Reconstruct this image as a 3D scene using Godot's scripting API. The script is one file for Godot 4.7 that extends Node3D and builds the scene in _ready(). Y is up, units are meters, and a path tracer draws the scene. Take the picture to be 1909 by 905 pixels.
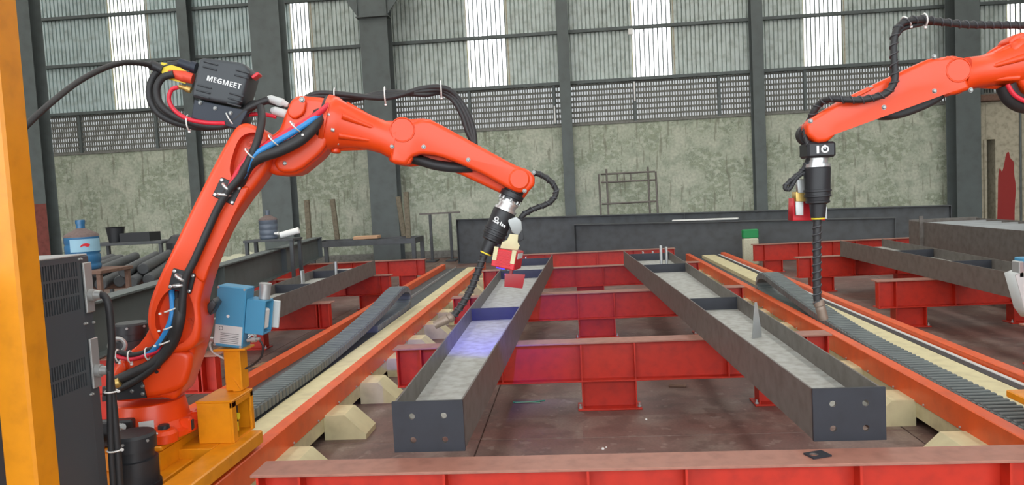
extends Node3D
# Welding workshop: two rail-mounted welding robots over tapered steel sections on red trestles.
# Units metres, y up, floor at y = 0, the work line runs along -z.

var M := {}
var taken := {}
var rng := RandomNumberGenerator.new()

func _ready():
	rng.seed = 7
	# ---- camera
	var cam := Camera3D.new()
	cam.name = "camera"
	cam.fov = 35.823
	cam.near = 0.05
	cam.far = 200.0
	cam.transform = Transform3D(Basis(Vector3(0.995576, -0.050551, -0.079209), Vector3(0.045209, 0.996671, -0.067842), Vector3(0.082374, 0.063961, 0.994547)), Vector3(0, 1.9, 0))
	add_child(cam)
	cam.current = true
	# ---- sky and exposure
	var sm := ProceduralSkyMaterial.new()
	sm.sky_top_color = Color(0.86, 0.90, 0.95)
	sm.sky_horizon_color = Color(0.95, 0.96, 0.95)
	sm.ground_bottom_color = Color(0.42, 0.42, 0.38)
	sm.ground_horizon_color = Color(0.60, 0.61, 0.55)
	sm.sky_energy_multiplier = 2.2
	sm.ground_energy_multiplier = 0.8
	var sky := Sky.new()
	sky.sky_material = sm
	var env := Environment.new()
	env.background_mode = Environment.BG_SKY
	env.sky = sky
	env.tonemap_mode = Environment.TONE_MAPPER_LINEAR
	env.tonemap_exposure = 1.0
	env.sdfgi_enabled = true
	env.ssao_enabled = true
	env.ssil_enabled = true
	var we := WorldEnvironment.new()
	we.name = "environment"
	we.environment = env
	add_child(we)
	# ---- roof skylights: long translucent strips, one soft light under each
	for x in SKYLIGHT_X:
		var al := AreaLight3D.new()
		al.name = "skylight_daylight"
		al.area_size = Vector2(1.5, 30.0)
		al.light_energy = 34.0
		al.light_color = Color(1.0, 0.985, 0.96)
		al.area_range = 60.0
		al.area_attenuation = 2.0
		al.shadow_enabled = true
		al.rotation_degrees = Vector3(-90, 0, 0)
		al.position = Vector3(x, 10.36, -8.0)
		add_child(al, true)
	make_materials()
	build_setting()
	build_station()
	build_robots()
	build_clutter()

const SKYLIGHT_X := [-18.5, -12.5, -6.5, -0.5, 5.5, 11.5]

# ------------------------------------------------------------------ nodes
func numbered(called: String) -> String:
	var n: int = taken.get(called, 0)
	taken[called] = n + 1
	return called if n == 0 else "%s_%03d" % [called, n]

func tag(o: Node, label := "", category := "", group := "", kind := ""):
	if label: o.set_meta("label", label)
	if category: o.set_meta("category", category)
	if group: o.set_meta("group", group)
	if kind: o.set_meta("kind", kind)
	return o

func thing(called: String, label: String, category: String, at := Vector3.ZERO, turn := 0.0, group := "") -> Node3D:
	var o := Node3D.new()
	o.name = numbered(called)
	add_child(o)
	o.position = at
	o.rotation.y = turn
	tag(o, label, category, group)
	return o

func sub(called: String, parent: Node3D, xf := Transform3D()) -> Node3D:
	var o := Node3D.new()
	o.name = called
	parent.add_child(o, true)
	o.transform = xf
	return o

func put(called: String, mesh: Mesh, m: Material, parent: Node = null, xf := Transform3D()) -> MeshInstance3D:
	var o := MeshInstance3D.new()
	o.mesh = mesh
	o.material_override = null
	o.transform = xf
	if mesh.get_surface_count():
		for i in mesh.get_surface_count():
			o.set_surface_override_material(i, m)
	if parent == null:
		o.name = numbered(called)
		add_child(o)
	else:
		o.name = called
		parent.add_child(o, true)
	return o

func struct(called: String, mesh: Mesh, m: Material, xf := Transform3D()) -> MeshInstance3D:
	var o := put(called, mesh, m, null, xf)
	o.set_meta("kind", "structure")
	return o

func at(x: float, y: float, z: float) -> Transform3D:
	return Transform3D(Basis(), Vector3(x, y, z))

# ------------------------------------------------------------------ geometry
var grp := 0
func begin() -> SurfaceTool:
	var st := SurfaceTool.new()
	st.begin(Mesh.PRIMITIVE_TRIANGLES)
	grp = 0
	return st

func done(st: SurfaceTool) -> ArrayMesh:
	st.generate_normals()
	return st.commit()

func tri(st: SurfaceTool, a: Vector3, b: Vector3, c: Vector3):
	st.add_vertex(a); st.add_vertex(b); st.add_vertex(c)

func quad(st: SurfaceTool, a: Vector3, b: Vector3, c: Vector3, d: Vector3):
	tri(st, a, b, c); tri(st, a, c, d)

# box with chamfered edges, in the frame xf
func box(st: SurfaceTool, c: Vector3, s: Vector3, bev := 0.0, xf := Transform3D()):
	st.set_smooth_group(-1)
	var h := s * 0.5
	var b: float = minf(bev, minf(h.x, minf(h.y, h.z)) * 0.9)
	var ax := [Vector3.RIGHT, Vector3.UP, Vector3.BACK]
	# corner points: P[sx][sy][sz][axis] is the corner pulled in along the other two axes
	var pt := func(sx: float, sy: float, sz: float, axis: int) -> Vector3:
		var p := Vector3(sx * h.x, sy * h.y, sz * h.z)
		var q := Vector3(sx * b, sy * b, sz * b)
		q[axis] = 0.0
		return xf * (c + p - q)
	var g := [-1.0, 1.0]
	for a in 3:
		var u := (a + 1) % 3
		var v := (a + 2) % 3
		for s0 in g:
			var cs := []
			for uv in [[-1, -1], [1, -1], [1, 1], [-1, 1]]:
				var sg := Vector3.ZERO
				sg[a] = s0; sg[u] = uv[0]; sg[v] = uv[1]
				cs.append(pt.call(sg.x, sg.y, sg.z, a))
			if s0 > 0: quad(st, cs[3], cs[2], cs[1], cs[0])
			else: quad(st, cs[0], cs[1], cs[2], cs[3])
	if b <= 0.0: return
	for a in 3: # edges along axis a
		var u := (a + 1) % 3
		var v := (a + 2) % 3
		for su in g:
			for sv in g:
				var s1 := Vector3.ZERO
				s1[a] = -1; s1[u] = su; s1[v] = sv
				var s2 := s1
				s2[a] = 1
				var p1: Vector3 = pt.call(s1.x, s1.y, s1.z, u)
				var p2: Vector3 = pt.call(s1.x, s1.y, s1.z, v)
				var p3: Vector3 = pt.call(s2.x, s2.y, s2.z, v)
				var p4: Vector3 = pt.call(s2.x, s2.y, s2.z, u)
				if su * sv > 0: quad(st, p1, p4, p3, p2)
				else: quad(st, p1, p2, p3, p4)
	for sx in g:
		for sy in g:
			for sz in g:
				var p1: Vector3 = pt.call(sx, sy, sz, 0)
				var p2: Vector3 = pt.call(sx, sy, sz, 1)
				var p3: Vector3 = pt.call(sx, sy, sz, 2)
				if sx * sy * sz > 0: tri(st, p1, p3, p2)
				else: tri(st, p1, p2, p3)

func boxm(s: Vector3, bev := 0.0) -> ArrayMesh:
	var st := begin()
	box(st, Vector3.ZERO, s, bev)
	return done(st)

# box from corner to corner
func bx(x0: float, x1: float, y0: float, y1: float, z0: float, z1: float, bev := 0.0) -> ArrayMesh:
	var st := begin()
	box(st, Vector3((x0 + x1) / 2, (y0 + y1) / 2, (z0 + z1) / 2), Vector3(absf(x1 - x0), absf(y1 - y0), absf(z1 - z0)), bev)
	return done(st)

func ccw(p: PackedVector2Array) -> PackedVector2Array:
	if Geometry2D.is_polygon_clockwise(p): # Godot: clockwise in y-down = ccw in y-up
		pass
	var area := 0.0
	for i in p.size():
		var q := p[(i + 1) % p.size()]
		area += p[i].x * q.y - q.x * p[i].y
	if area < 0:
		p.reverse()
	return p

func soften(pts, times := 1, cut := 0.22) -> PackedVector2Array:
	var p := PackedVector2Array(pts)
	for k in times:
		var q := PackedVector2Array()
		for i in p.size():
			var a := p[i]
			var b := p[(i + 1) % p.size()]
			q.append(a.lerp(b, cut)); q.append(a.lerp(b, 1.0 - cut))
		p = q
	return p

func inset(p: PackedVector2Array, d: float) -> PackedVector2Array:
	var r := PackedVector2Array()
	var n := p.size()
	for i in n:
		var e1 := (p[i] - p[(i + n - 1) % n]).normalized()
		var e2 := (p[(i + 1) % n] - p[i]).normalized()
		var n1 := Vector2(-e1.y, e1.x)
		var n2 := Vector2(-e2.y, e2.x)
		var m := (n1 + n2).normalized()
		r.append(p[i] + m * (d / maxf(0.55, m.dot(n1))))
	return r

# outline in the xy plane, thick from z0 to z1, edges rounded by bev (front) and bevb (back)
func prism(st: SurfaceTool, pts, z0: float, z1: float, bev := 0.0, bevb := -1.0, xf := Transform3D(), crisp := true):
	var p := ccw(PackedVector2Array(pts))
	if bevb < 0.0: bevb = bev
	var rings := []
	var steps := 4
	if bevb > 0.0:
		for k in steps:
			var t := float(k) / steps * PI / 2
			rings.append([inset(p, bevb * (1 - sin(t))), z0 + bevb * (1 - cos(t))])
		rings.append([p, z0 + bevb])
	else:
		rings.append([p, z0])
	if bev > 0.0:
		rings.append([p, z1 - bev])
		for k in range(1, steps + 1):
			var t := float(k) / steps * PI / 2
			rings.append([inset(p, bev * (1 - cos(t))), z1 - bev * (1 - sin(t))])
	else:
		rings.append([p, z1])
	var n := p.size()
	st.set_smooth_group(-1 if bev <= 0.0 and crisp else grp)
	for r in rings.size() - 1:
		var a: PackedVector2Array = rings[r][0]
		var b: PackedVector2Array = rings[r + 1][0]
		for i in n:
			var j := (i + 1) % n
			quad(st, xf * Vector3(a[i].x, a[i].y, rings[r][1]), xf * Vector3(b[i].x, b[i].y, rings[r + 1][1]), xf * Vector3(b[j].x, b[j].y, rings[r + 1][1]), xf * Vector3(a[j].x, a[j].y, rings[r][1]))
	for side in 2:
		var ring = rings[-1] if side else rings[0]
		var c: PackedVector2Array = ring[0]
		var idx := Geometry2D.triangulate_polygon(c)
		if idx.is_empty():
			idx = Geometry2D.triangulate_delaunay(c)
		for k in range(0, idx.size(), 3):
			var v := [c[idx[k]], c[idx[k + 1]], c[idx[k + 2]]]
			var ar: float = (v[1] - v[0]).cross(v[2] - v[0])
			if (ar > 0) == (side == 1): v.reverse()
			tri(st, xf * Vector3(v[0].x, v[0].y, ring[1]), xf * Vector3(v[1].x, v[1].y, ring[1]), xf * Vector3(v[2].x, v[2].y, ring[1]))
	grp += 1

func prismm(pts, z0: float, z1: float, bev := 0.0, bevb := -1.0) -> ArrayMesh:
	var st := begin()
	prism(st, pts, z0, z1, bev, bevb)
	return done(st)

func curve(pts, n := 5) -> PackedVector3Array:
	var r := PackedVector3Array()
	var m: int = pts.size()
	for i in m - 1:
		var a: Vector3 = pts[maxi(i - 1, 0)]
		var b: Vector3 = pts[i]
		var c: Vector3 = pts[i + 1]
		var d: Vector3 = pts[mini(i + 2, m - 1)]
		for k in n:
			r.append(b.cubic_interpolate(c, a, d, float(k) / n))
	r.append(pts[m - 1])
	return r

# tube through pts; rad a number or one per point; squash flattens it along the frame's second axis
func tube(st: SurfaceTool, pts, rad, segs := 8, caps := true, banded := false):
	var n: int = pts.size()
	var t0: Vector3 = (pts[1] - pts[0])
	for i in range(1, n):
		if t0.length() < 1e-6: t0 = pts[i] - pts[0]
	t0 = t0.normalized()
	var nrm := t0.cross(Vector3.UP)
	if nrm.length() < 0.1: nrm = t0.cross(Vector3.RIGHT)
	nrm = nrm.normalized()
	var rings := []
	var tan := t0
	for i in n:
		var d: Vector3 = (pts[mini(i + 1, n - 1)] - pts[maxi(i - 1, 0)])
		if d.length() > 1e-6: tan = d.normalized()
		nrm = (nrm - tan * nrm.dot(tan)).normalized()
		var bin := tan.cross(nrm)
		var r: float = rad[i] if rad is Array or rad is PackedFloat32Array else rad
		var ring := PackedVector3Array()
		for k in segs:
			var t := TAU * k / segs
			ring.append(pts[i] + (nrm * cos(t) + bin * sin(t)) * r)
		rings.append(ring)
	for i in n - 1:
		st.set_smooth_group(grp)
		if banded: grp += 1
		for k in segs:
			var j := (k + 1) % segs
			quad(st, rings[i][k], rings[i + 1][k], rings[i + 1][j], rings[i][j])
	grp += 1
	if caps:
		st.set_smooth_group(-1)
		for k in range(1, segs - 1):
			tri(st, rings[0][0], rings[0][k], rings[0][k + 1])
			tri(st, rings[n - 1][0], rings[n - 1][k + 1], rings[n - 1][k])

func tubem(pts, rad, segs := 8) -> ArrayMesh:
	var st := begin()
	tube(st, pts, rad, segs)
	return done(st)

# turned shape: prof is a list of [distance along a->b in metres, radius]
func lathe(st: SurfaceTool, a: Vector3, dir: Vector3, prof, segs := 20):
	var d := dir.normalized()
	var ps := []
	var rs := []
	for q in prof:
		ps.append(a + d * q[0]); rs.append(q[1])
	tube(st, ps, rs, segs, true, true)

func lathem(a: Vector3, dir: Vector3, prof, segs := 20) -> ArrayMesh:
	var st := begin()
	lathe(st, a, dir, prof, segs)
	return done(st)

# ring (torus) around axis
func ring(st: SurfaceTool, c: Vector3, axis: Vector3, R: float, r: float, segs := 14, sides := 5, squash := 1.0, side_axis := Vector3.ZERO):
	var u := axis.cross(Vector3.UP)
	if u.length() < 0.1: u = axis.cross(Vector3.RIGHT)
	if side_axis != Vector3.ZERO: u = side_axis
	u = u.normalized()
	var v := axis.normalized().cross(u)
	st.set_smooth_group(grp)
	grp += 1
	var P := func(i: int, k: int) -> Vector3:
		var t := TAU * i / segs
		var s := TAU * k / sides
		var o := u * cos(t) + v * sin(t) * squash
		return c + o * R + (o * cos(s) + axis.normalized() * sin(s)) * r
	for i in segs:
		for k in sides:
			quad(st, P.call(i, k), P.call(i, k + 1), P.call(i + 1, k + 1), P.call(i + 1, k))

# loft: sections [centre, half width along a, half height along b, a, b]; rounded-square exponent e
func loft(st: SurfaceTool, secs, e := 3.0, segs := 24):
	var rings := []
	for s in secs:
		var ringp := PackedVector3Array()
		for k in segs:
			var t := TAU * k / segs
			var cx := cos(t)
			var sx := sin(t)
			ringp.append(s[0] + s[3] * (signf(cx) * pow(absf(cx), 2.0 / e) * s[1]) + s[4] * (signf(sx) * pow(absf(sx), 2.0 / e) * s[2]))
		rings.append(ringp)
	st.set_smooth_group(grp)
	grp += 1
	var flip: bool = (secs[0][3] as Vector3).cross(secs[0][4]).dot(secs[-1][0] - secs[0][0]) < 0
	for i in rings.size() - 1:
		for k in segs:
			var j := (k + 1) % segs
			if not flip: quad(st, rings[i][k], rings[i + 1][k], rings[i + 1][j], rings[i][j])
			else: quad(st, rings[i][k], rings[i][j], rings[i + 1][j], rings[i + 1][k])
	st.set_smooth_group(-1)
	for k in range(1, segs - 1):
		for side in 2:
			var R0: PackedVector3Array = rings[0] if side == 0 else rings[-1]
			if (side == 0) != flip: tri(st, R0[0], R0[k], R0[k + 1])
			else: tri(st, R0[0], R0[k + 1], R0[k])

func textm(text: String, size: float, depth := 0.002, bold := 700) -> TextMesh:
	var f := SystemFont.new()
	f.font_names = PackedStringArray(["Droid Sans"])
	f.font_weight = bold
	var t := TextMesh.new()
	t.font = f
	t.text = text
	t.font_size = 32
	t.pixel_size = size / 32.0
	t.depth = depth
	return t

# ------------------------------------------------------------------ materials
func noise_tex(sd: int, freq: float, ramp, kind := FastNoiseLite.TYPE_SIMPLEX_SMOOTH, oct := 4, size := 512) -> NoiseTexture2D:
	var n := FastNoiseLite.new()
	n.seed = sd
	n.noise_type = kind
	n.frequency = freq
	n.fractal_octaves = oct
	var g := Gradient.new()
	var offs := PackedFloat32Array()
	var cols := PackedColorArray()
	for r in ramp:
		offs.append(r[0]); cols.append(r[1])
	g.offsets = offs
	g.colors = cols
	var t := NoiseTexture2D.new()
	t.width = size
	t.height = size
	t.seamless = true
	t.noise = n
	t.color_ramp = g
	return t

func mat(color: Color, rough := 0.6, metal := 0.0, tex: Texture2D = null, scale := 1.0, coat := 0.0) -> StandardMaterial3D:
	var m := StandardMaterial3D.new()
	m.albedo_color = color
	m.roughness = rough
	m.metallic = metal
	if tex:
		m.albedo_texture = tex
		m.uv1_triplanar = true
		m.uv1_world_triplanar = true
		m.uv1_scale = Vector3.ONE * scale
	if coat > 0.0:
		m.clearcoat_enabled = true
		m.clearcoat = coat
		m.clearcoat_roughness = 0.15
	return m

func grey(v: float) -> Color:
	return Color(v, v, v)

func make_materials():
	var dusty := noise_tex(3, 0.012, [[0.0, Color(0.88, 0.87, 0.86)], [0.45, Color(0.96, 0.955, 0.95)], [1.0, Color(1, 1, 1)]])
	var scuffed := noise_tex(11, 0.03, [[0.0, Color(0.87, 0.86, 0.85)], [0.35, Color(0.94, 0.935, 0.93)], [0.6, Color(0.98, 0.98, 0.975)], [1.0, Color(1, 1, 1)]], FastNoiseLite.TYPE_SIMPLEX_SMOOTH, 5)
	var mill := noise_tex(5, 0.02, [[0.0, Color(0.82, 0.79, 0.77)], [0.5, Color(0.93, 0.92, 0.91)], [1.0, Color(1, 1, 1)]], FastNoiseLite.TYPE_SIMPLEX_SMOOTH, 5)
	var soot := noise_tex(8, 0.025, [[0.0, Color(0.78, 0.77, 0.76)], [0.3, Color(0.90, 0.90, 0.89)], [0.55, Color(0.97, 0.97, 0.97)], [1.0, Color(1, 1, 1)]], FastNoiseLite.TYPE_SIMPLEX_SMOOTH, 4)
	M.orange = mat(Color("e64408"), 0.42, 0.0, null, 1.0, 0.12)
	M.orange_dark = mat(Color("d8400f"), 0.5)
	M.rail_orange = mat(Color("e85c1c"), 0.42, 0.0, dusty, 0.6, 0.2)
	M.red = mat(Color("bf260b"), 0.5, 0.0, scuffed, 0.5, 0.1)
	M.red_dust = mat(Color("a06e5e"), 0.42, 0.0, scuffed, 0.7)
	M.steel = mat(Color("75706b"), 0.5, 0.2, mill, 0.7)
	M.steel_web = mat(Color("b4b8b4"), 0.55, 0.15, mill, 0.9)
	M.plate = mat(Color("2c2e35"), 0.5, 0.2, dusty, 1.0)
	M.dark_steel = mat(Color("53575a"), 0.55, 0.15, mill, 0.3)
	M.column = mat(Color("5f6766"), 0.6, 0.05, dusty, 0.35)
	M.primer = mat(Color("7c4038"), 0.75, 0.0, soot, 0.4)
	M.cream = mat(Color("d8cfa4"), 0.5, 0.0, dusty, 0.8)
	M.yellow = mat(Color("e8930c"), 0.42, 0.0, dusty, 0.9, 0.15)
	M.black = mat(Color("26272a"), 0.45)
	M.rubber = mat(Color("2a2a2b"), 0.55)
	M.wrap = mat(Color("3d3e41"), 0.4)
	M.jug_dust = mat(Color("6f5e5a"), 0.7, 0.0, soot, 2.0)
	M.chain = mat(Color("636a69"), 0.5)
	M.chrome = mat(Color("d4d6d6"), 0.28, 0.75)
	M.zinc = mat(Color("b4b6b4"), 0.4, 0.5)
	M.bolt = mat(Color("8c8e8c"), 0.35, 0.7)
	M.cabinet = mat(Color("4b5054"), 0.5, 0.05)
	M.blue = mat(Color("4a93b8"), 0.42, 0.05)
	M.hose_blue = mat(Color("2f86c8"), 0.4)
	M.hose_red = mat(Color("d8283c"), 0.4)
	M.white = mat(Color("e8e8e4"), 0.55)
	M.label_grey = mat(Color("c8ccca"), 0.5)
	M.lettering = mat(Color("e6e8e8"), 0.5)
	M.feeder = mat(Color("3c4145"), 0.5)
	M.bracket_blue = mat(Color("1e2836"), 0.5)
	M.scan_red = mat(Color("c8202c"), 0.35, 0.1)
	M.brass = mat(Color("c8a860"), 0.35, 0.6)
	M.yellow_bit = mat(Color("e8cc28"), 0.5)
	M.copper = mat(Color("8a7a6c"), 0.5, 0.4)
	M.jug = mat(Color("33678f"), 0.25, 0.0)
	M.jug_dark = mat(Color("5b6470"), 0.4)
	M.green = mat(Color("1e8a4c"), 0.6)
	M.bag = mat(Color("c8c8b0"), 0.8, 0.0, scuffed, 2.0)
	M.cardboard = mat(Color("c09a78"), 0.85)
	M.rust = mat(Color("7a5e50"), 0.85, 0.1, soot, 0.9)
	M.blotch_red = mat(Color("962c28"), 0.7)
	M.sheet = mat(Color("c4cfca"), 0.55, 0.1, soot, 0.22)
	M.sheet_blue = mat(Color("c2d3d3"), 0.5, 0.1, soot, 0.2)
	M.concrete = mat(Color("9a9a92"), 0.9, 0.0, soot, 0.5)
	M.grille = mat(Color("74756f"), 0.85, 0.0, dusty, 0.5)
	M.roof = mat(Color("8f9896"), 0.7)
	M.laser_glass = mat(Color("9c1a22"), 0.3)
	M.upright = mat(Color("79715f"), 0.8, 0.1, soot, 0.9)
	M.annex = mat(Color("b8b09a"), 0.85, 0.0, soot, 0.4)
	M.kerb = mat(Color("80807a"), 0.9, 0.0, soot, 0.6)
	# translucent corrugated daylight sheet: thin, lets the sky through
	var tr := StandardMaterial3D.new()
	tr.albedo_color = Color(0.97, 0.97, 0.90, 0.62)
	tr.albedo_texture = noise_tex(21, 0.008, [[0.0, Color(0.80, 0.82, 0.55)], [0.38, Color(0.95, 0.95, 0.82)], [0.6, Color(1, 1, 1)], [1.0, Color(1, 1, 1)]], FastNoiseLite.TYPE_SIMPLEX_SMOOTH, 4)
	tr.uv1_triplanar = true
	tr.uv1_world_triplanar = true
	tr.uv1_scale = Vector3(0.25, 0.12, 0.25)
	tr.transparency = BaseMaterial3D.TRANSPARENCY_ALPHA
	tr.roughness = 0.5
	M.daylight_sheet = tr
	var fr := tr.duplicate()
	fr.albedo_color = Color(0.72, 0.72, 0.70, 0.70)
	fr.albedo_texture = null
	fr.roughness = 0.6
	M.frosted = fr
	var em := StandardMaterial3D.new()
	em.albedo_color = Color(0.9, 0.9, 0.9)
	em.emission_enabled = true
	em.emission = Color(1, 0.985, 0.96)
	em.emission_energy_multiplier = 2.4
	M.skylight = em
	var lz := StandardMaterial3D.new()
	lz.albedo_color = Color(0.1, 0.1, 0.4)
	lz.emission_enabled = true
	lz.emission = Color(0.25, 0.22, 1.0)
	lz.emission_energy_multiplier = 3.0
	M.laser = lz
	M.plaster = plaster_material()
	M.floor = floor_material()

func fbm(sd: int, freq: float, oct := 4, kind := FastNoiseLite.TYPE_SIMPLEX_SMOOTH) -> FastNoiseLite:
	var n := FastNoiseLite.new()
	n.seed = sd
	n.noise_type = kind
	n.frequency = freq
	n.fractal_octaves = oct
	return n

# old plaster: green distemper over grey, flaking into small curls, water runs, grime patches
func plaster_material() -> StandardMaterial3D:
	var w := 2048
	var h := 320
	var im := Image.create(w, h, false, Image.FORMAT_RGB8)
	var big := fbm(31, 0.011, 4)
	var mid := fbm(32, 0.03, 4)
	var curl := fbm(33, 0.055, 3)
	var fine := fbm(34, 0.16, 3)
	var run := fbm(35, 0.05, 3)
	for y in h:
		for x in w:
			var b := big.get_noise_2d(x, y * 1.1)
			var m := mid.get_noise_2d(x, y * 1.2)
			var f := fine.get_noise_2d(x, y)
			var c := Color(0.645, 0.675, 0.60)
			c = c.lerp(Color(0.72, 0.735, 0.665), clampf(b * 1.4 + 0.3, 0, 1))
			c = c.lerp(Color(0.57, 0.605, 0.535), clampf(m * 1.5, 0, 0.6))
			var cu := curl.get_noise_2d(x * 1.2, y * 1.7)
			var zone := clampf(b * -2.4 + 0.25 + m * 0.5, 0, 1)
			if absf(cu) < 0.035 * zone + 0.006 and f > -0.2:
				c = c.lerp(Color(0.42, 0.45, 0.38), 0.6)
			elif cu > 0.15 and zone > 0.4:
				c = c.lerp(Color(0.54, 0.57, 0.48), 0.5)
			elif cu < -0.22 and zone > 0.3:
				c = c.lerp(Color(0.78, 0.79, 0.73), 0.4)
			var r := run.get_noise_2d(x * 2.2, y * 0.22)
			if r > 0.36:
				c = c.lerp(Color(0.45, 0.45, 0.39), clampf((r - 0.36) * 4.0, 0, 0.5))
			c = c * (1.0 + f * 0.10)
			im.set_pixel(x, y, Color(c.r, c.g, c.b))
	var m := StandardMaterial3D.new()
	m.albedo_texture = ImageTexture.create_from_image(im)
	m.uv1_triplanar = true
	m.uv1_world_triplanar = true
	m.uv1_scale = Vector3(1.0 / 38.0, 1.0 / 6.0, 1.0 / 38.0)
	m.roughness = 0.9
	return m

# worn brown-red painted plates with pale scrapes and dust
func floor_material() -> StandardMaterial3D:
	var s := 1024
	var im := Image.create(s, s, false, Image.FORMAT_RGB8)
	var big := fbm(41, 0.006, 4)
	var mid := fbm(42, 0.02, 4)
	var scr := fbm(43, 0.03, 3)
	var fine := fbm(44, 0.2, 3)
	for y in s:
		for x in s:
			var b := big.get_noise_2d(x, y)
			var m := mid.get_noise_2d(x, y)
			var f := fine.get_noise_2d(x, y)
			var c := Color(0.43, 0.32, 0.29)
			c = c.lerp(Color(0.49, 0.42, 0.385), clampf(b * 1.8 + 0.25, 0, 1))
			c = c.lerp(Color(0.35, 0.265, 0.24), clampf(m * 1.6, 0, 0.5))
			var q := scr.get_noise_2d(x, y)
			if q > 0.5: c = c.lerp(Color(0.62, 0.58, 0.54), 0.35)
			c = c * (1.0 + f * 0.10)
			im.set_pixel(x, y, Color(c.r, c.g, c.b))
	var m := StandardMaterial3D.new()
	m.albedo_texture = ImageTexture.create_from_image(im)
	m.uv1_triplanar = true
	m.uv1_world_triplanar = true
	m.uv1_scale = Vector3.ONE * 0.16
	m.roughness = 0.5
	return m


# ================================================================== the building
func corrugated(x0: float, x1: float, y0: float, y1: float, z: float, pitch := 0.135, deep := 0.06) -> ArrayMesh:
	var st := begin()
	st.set_smooth_group(-1)
	var n := maxi(1, roundi((x1 - x0) / pitch))
	var w := (x1 - x0) / n
	for i in n:
		var x := x0 + i * w
		# broad pan with a deep narrow valley beside it
		var px := [x, x + w * 0.16, x + w * 0.26, x + w * 0.38, x + w * 0.48, x + w]
		var pz := [z + deep, z + deep, z, z, z + deep, z + deep]
		for k in 5:
			quad(st, Vector3(px[k], y0, pz[k]), Vector3(px[k], y1, pz[k]), Vector3(px[k + 1], y1, pz[k + 1]), Vector3(px[k + 1], y0, pz[k + 1]))
	return done(st)

func grille(x0: float, x1: float, y0: float, y1: float, z: float) -> ArrayMesh:
	var st := begin()
	var rows := 7
	var dy := (y1 - y0) / rows
	for r in rows + 1:
		box(st, Vector3((x0 + x1) / 2, y0 + r * dy, z), Vector3(x1 - x0, 0.06, 0.05))
	var n := roundi((x1 - x0) / 0.08)
	for i in n + 1:
		box(st, Vector3(lerpf(x0, x1, float(i) / n), (y0 + y1) / 2, z), Vector3(0.034, y1 - y0, 0.03))
	return done(st)

func h_column(called: String, label: String, x: float, z: float, wide: float, deep: float, h: float, m: Material) -> Node3D:
	var t := thing(called, label, "column", Vector3(x, 0, z))
	put("flange", bx(-wide / 2, wide / 2, 0, h, deep / 2 - 0.02, deep / 2, 0.004), m, t)
	put("flange", bx(-wide / 2, wide / 2, 0, h, -deep / 2, -deep / 2 + 0.02, 0.004), m, t)
	put("web", bx(-0.012, 0.012, 0, h, -deep / 2 + 0.02, deep / 2 - 0.02), m, t)
	put("base_plate", bx(-wide / 2 - 0.06, wide / 2 + 0.06, 0, 0.03, -deep / 2 - 0.06, deep / 2 + 0.06), m, t)
	return t

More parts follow.
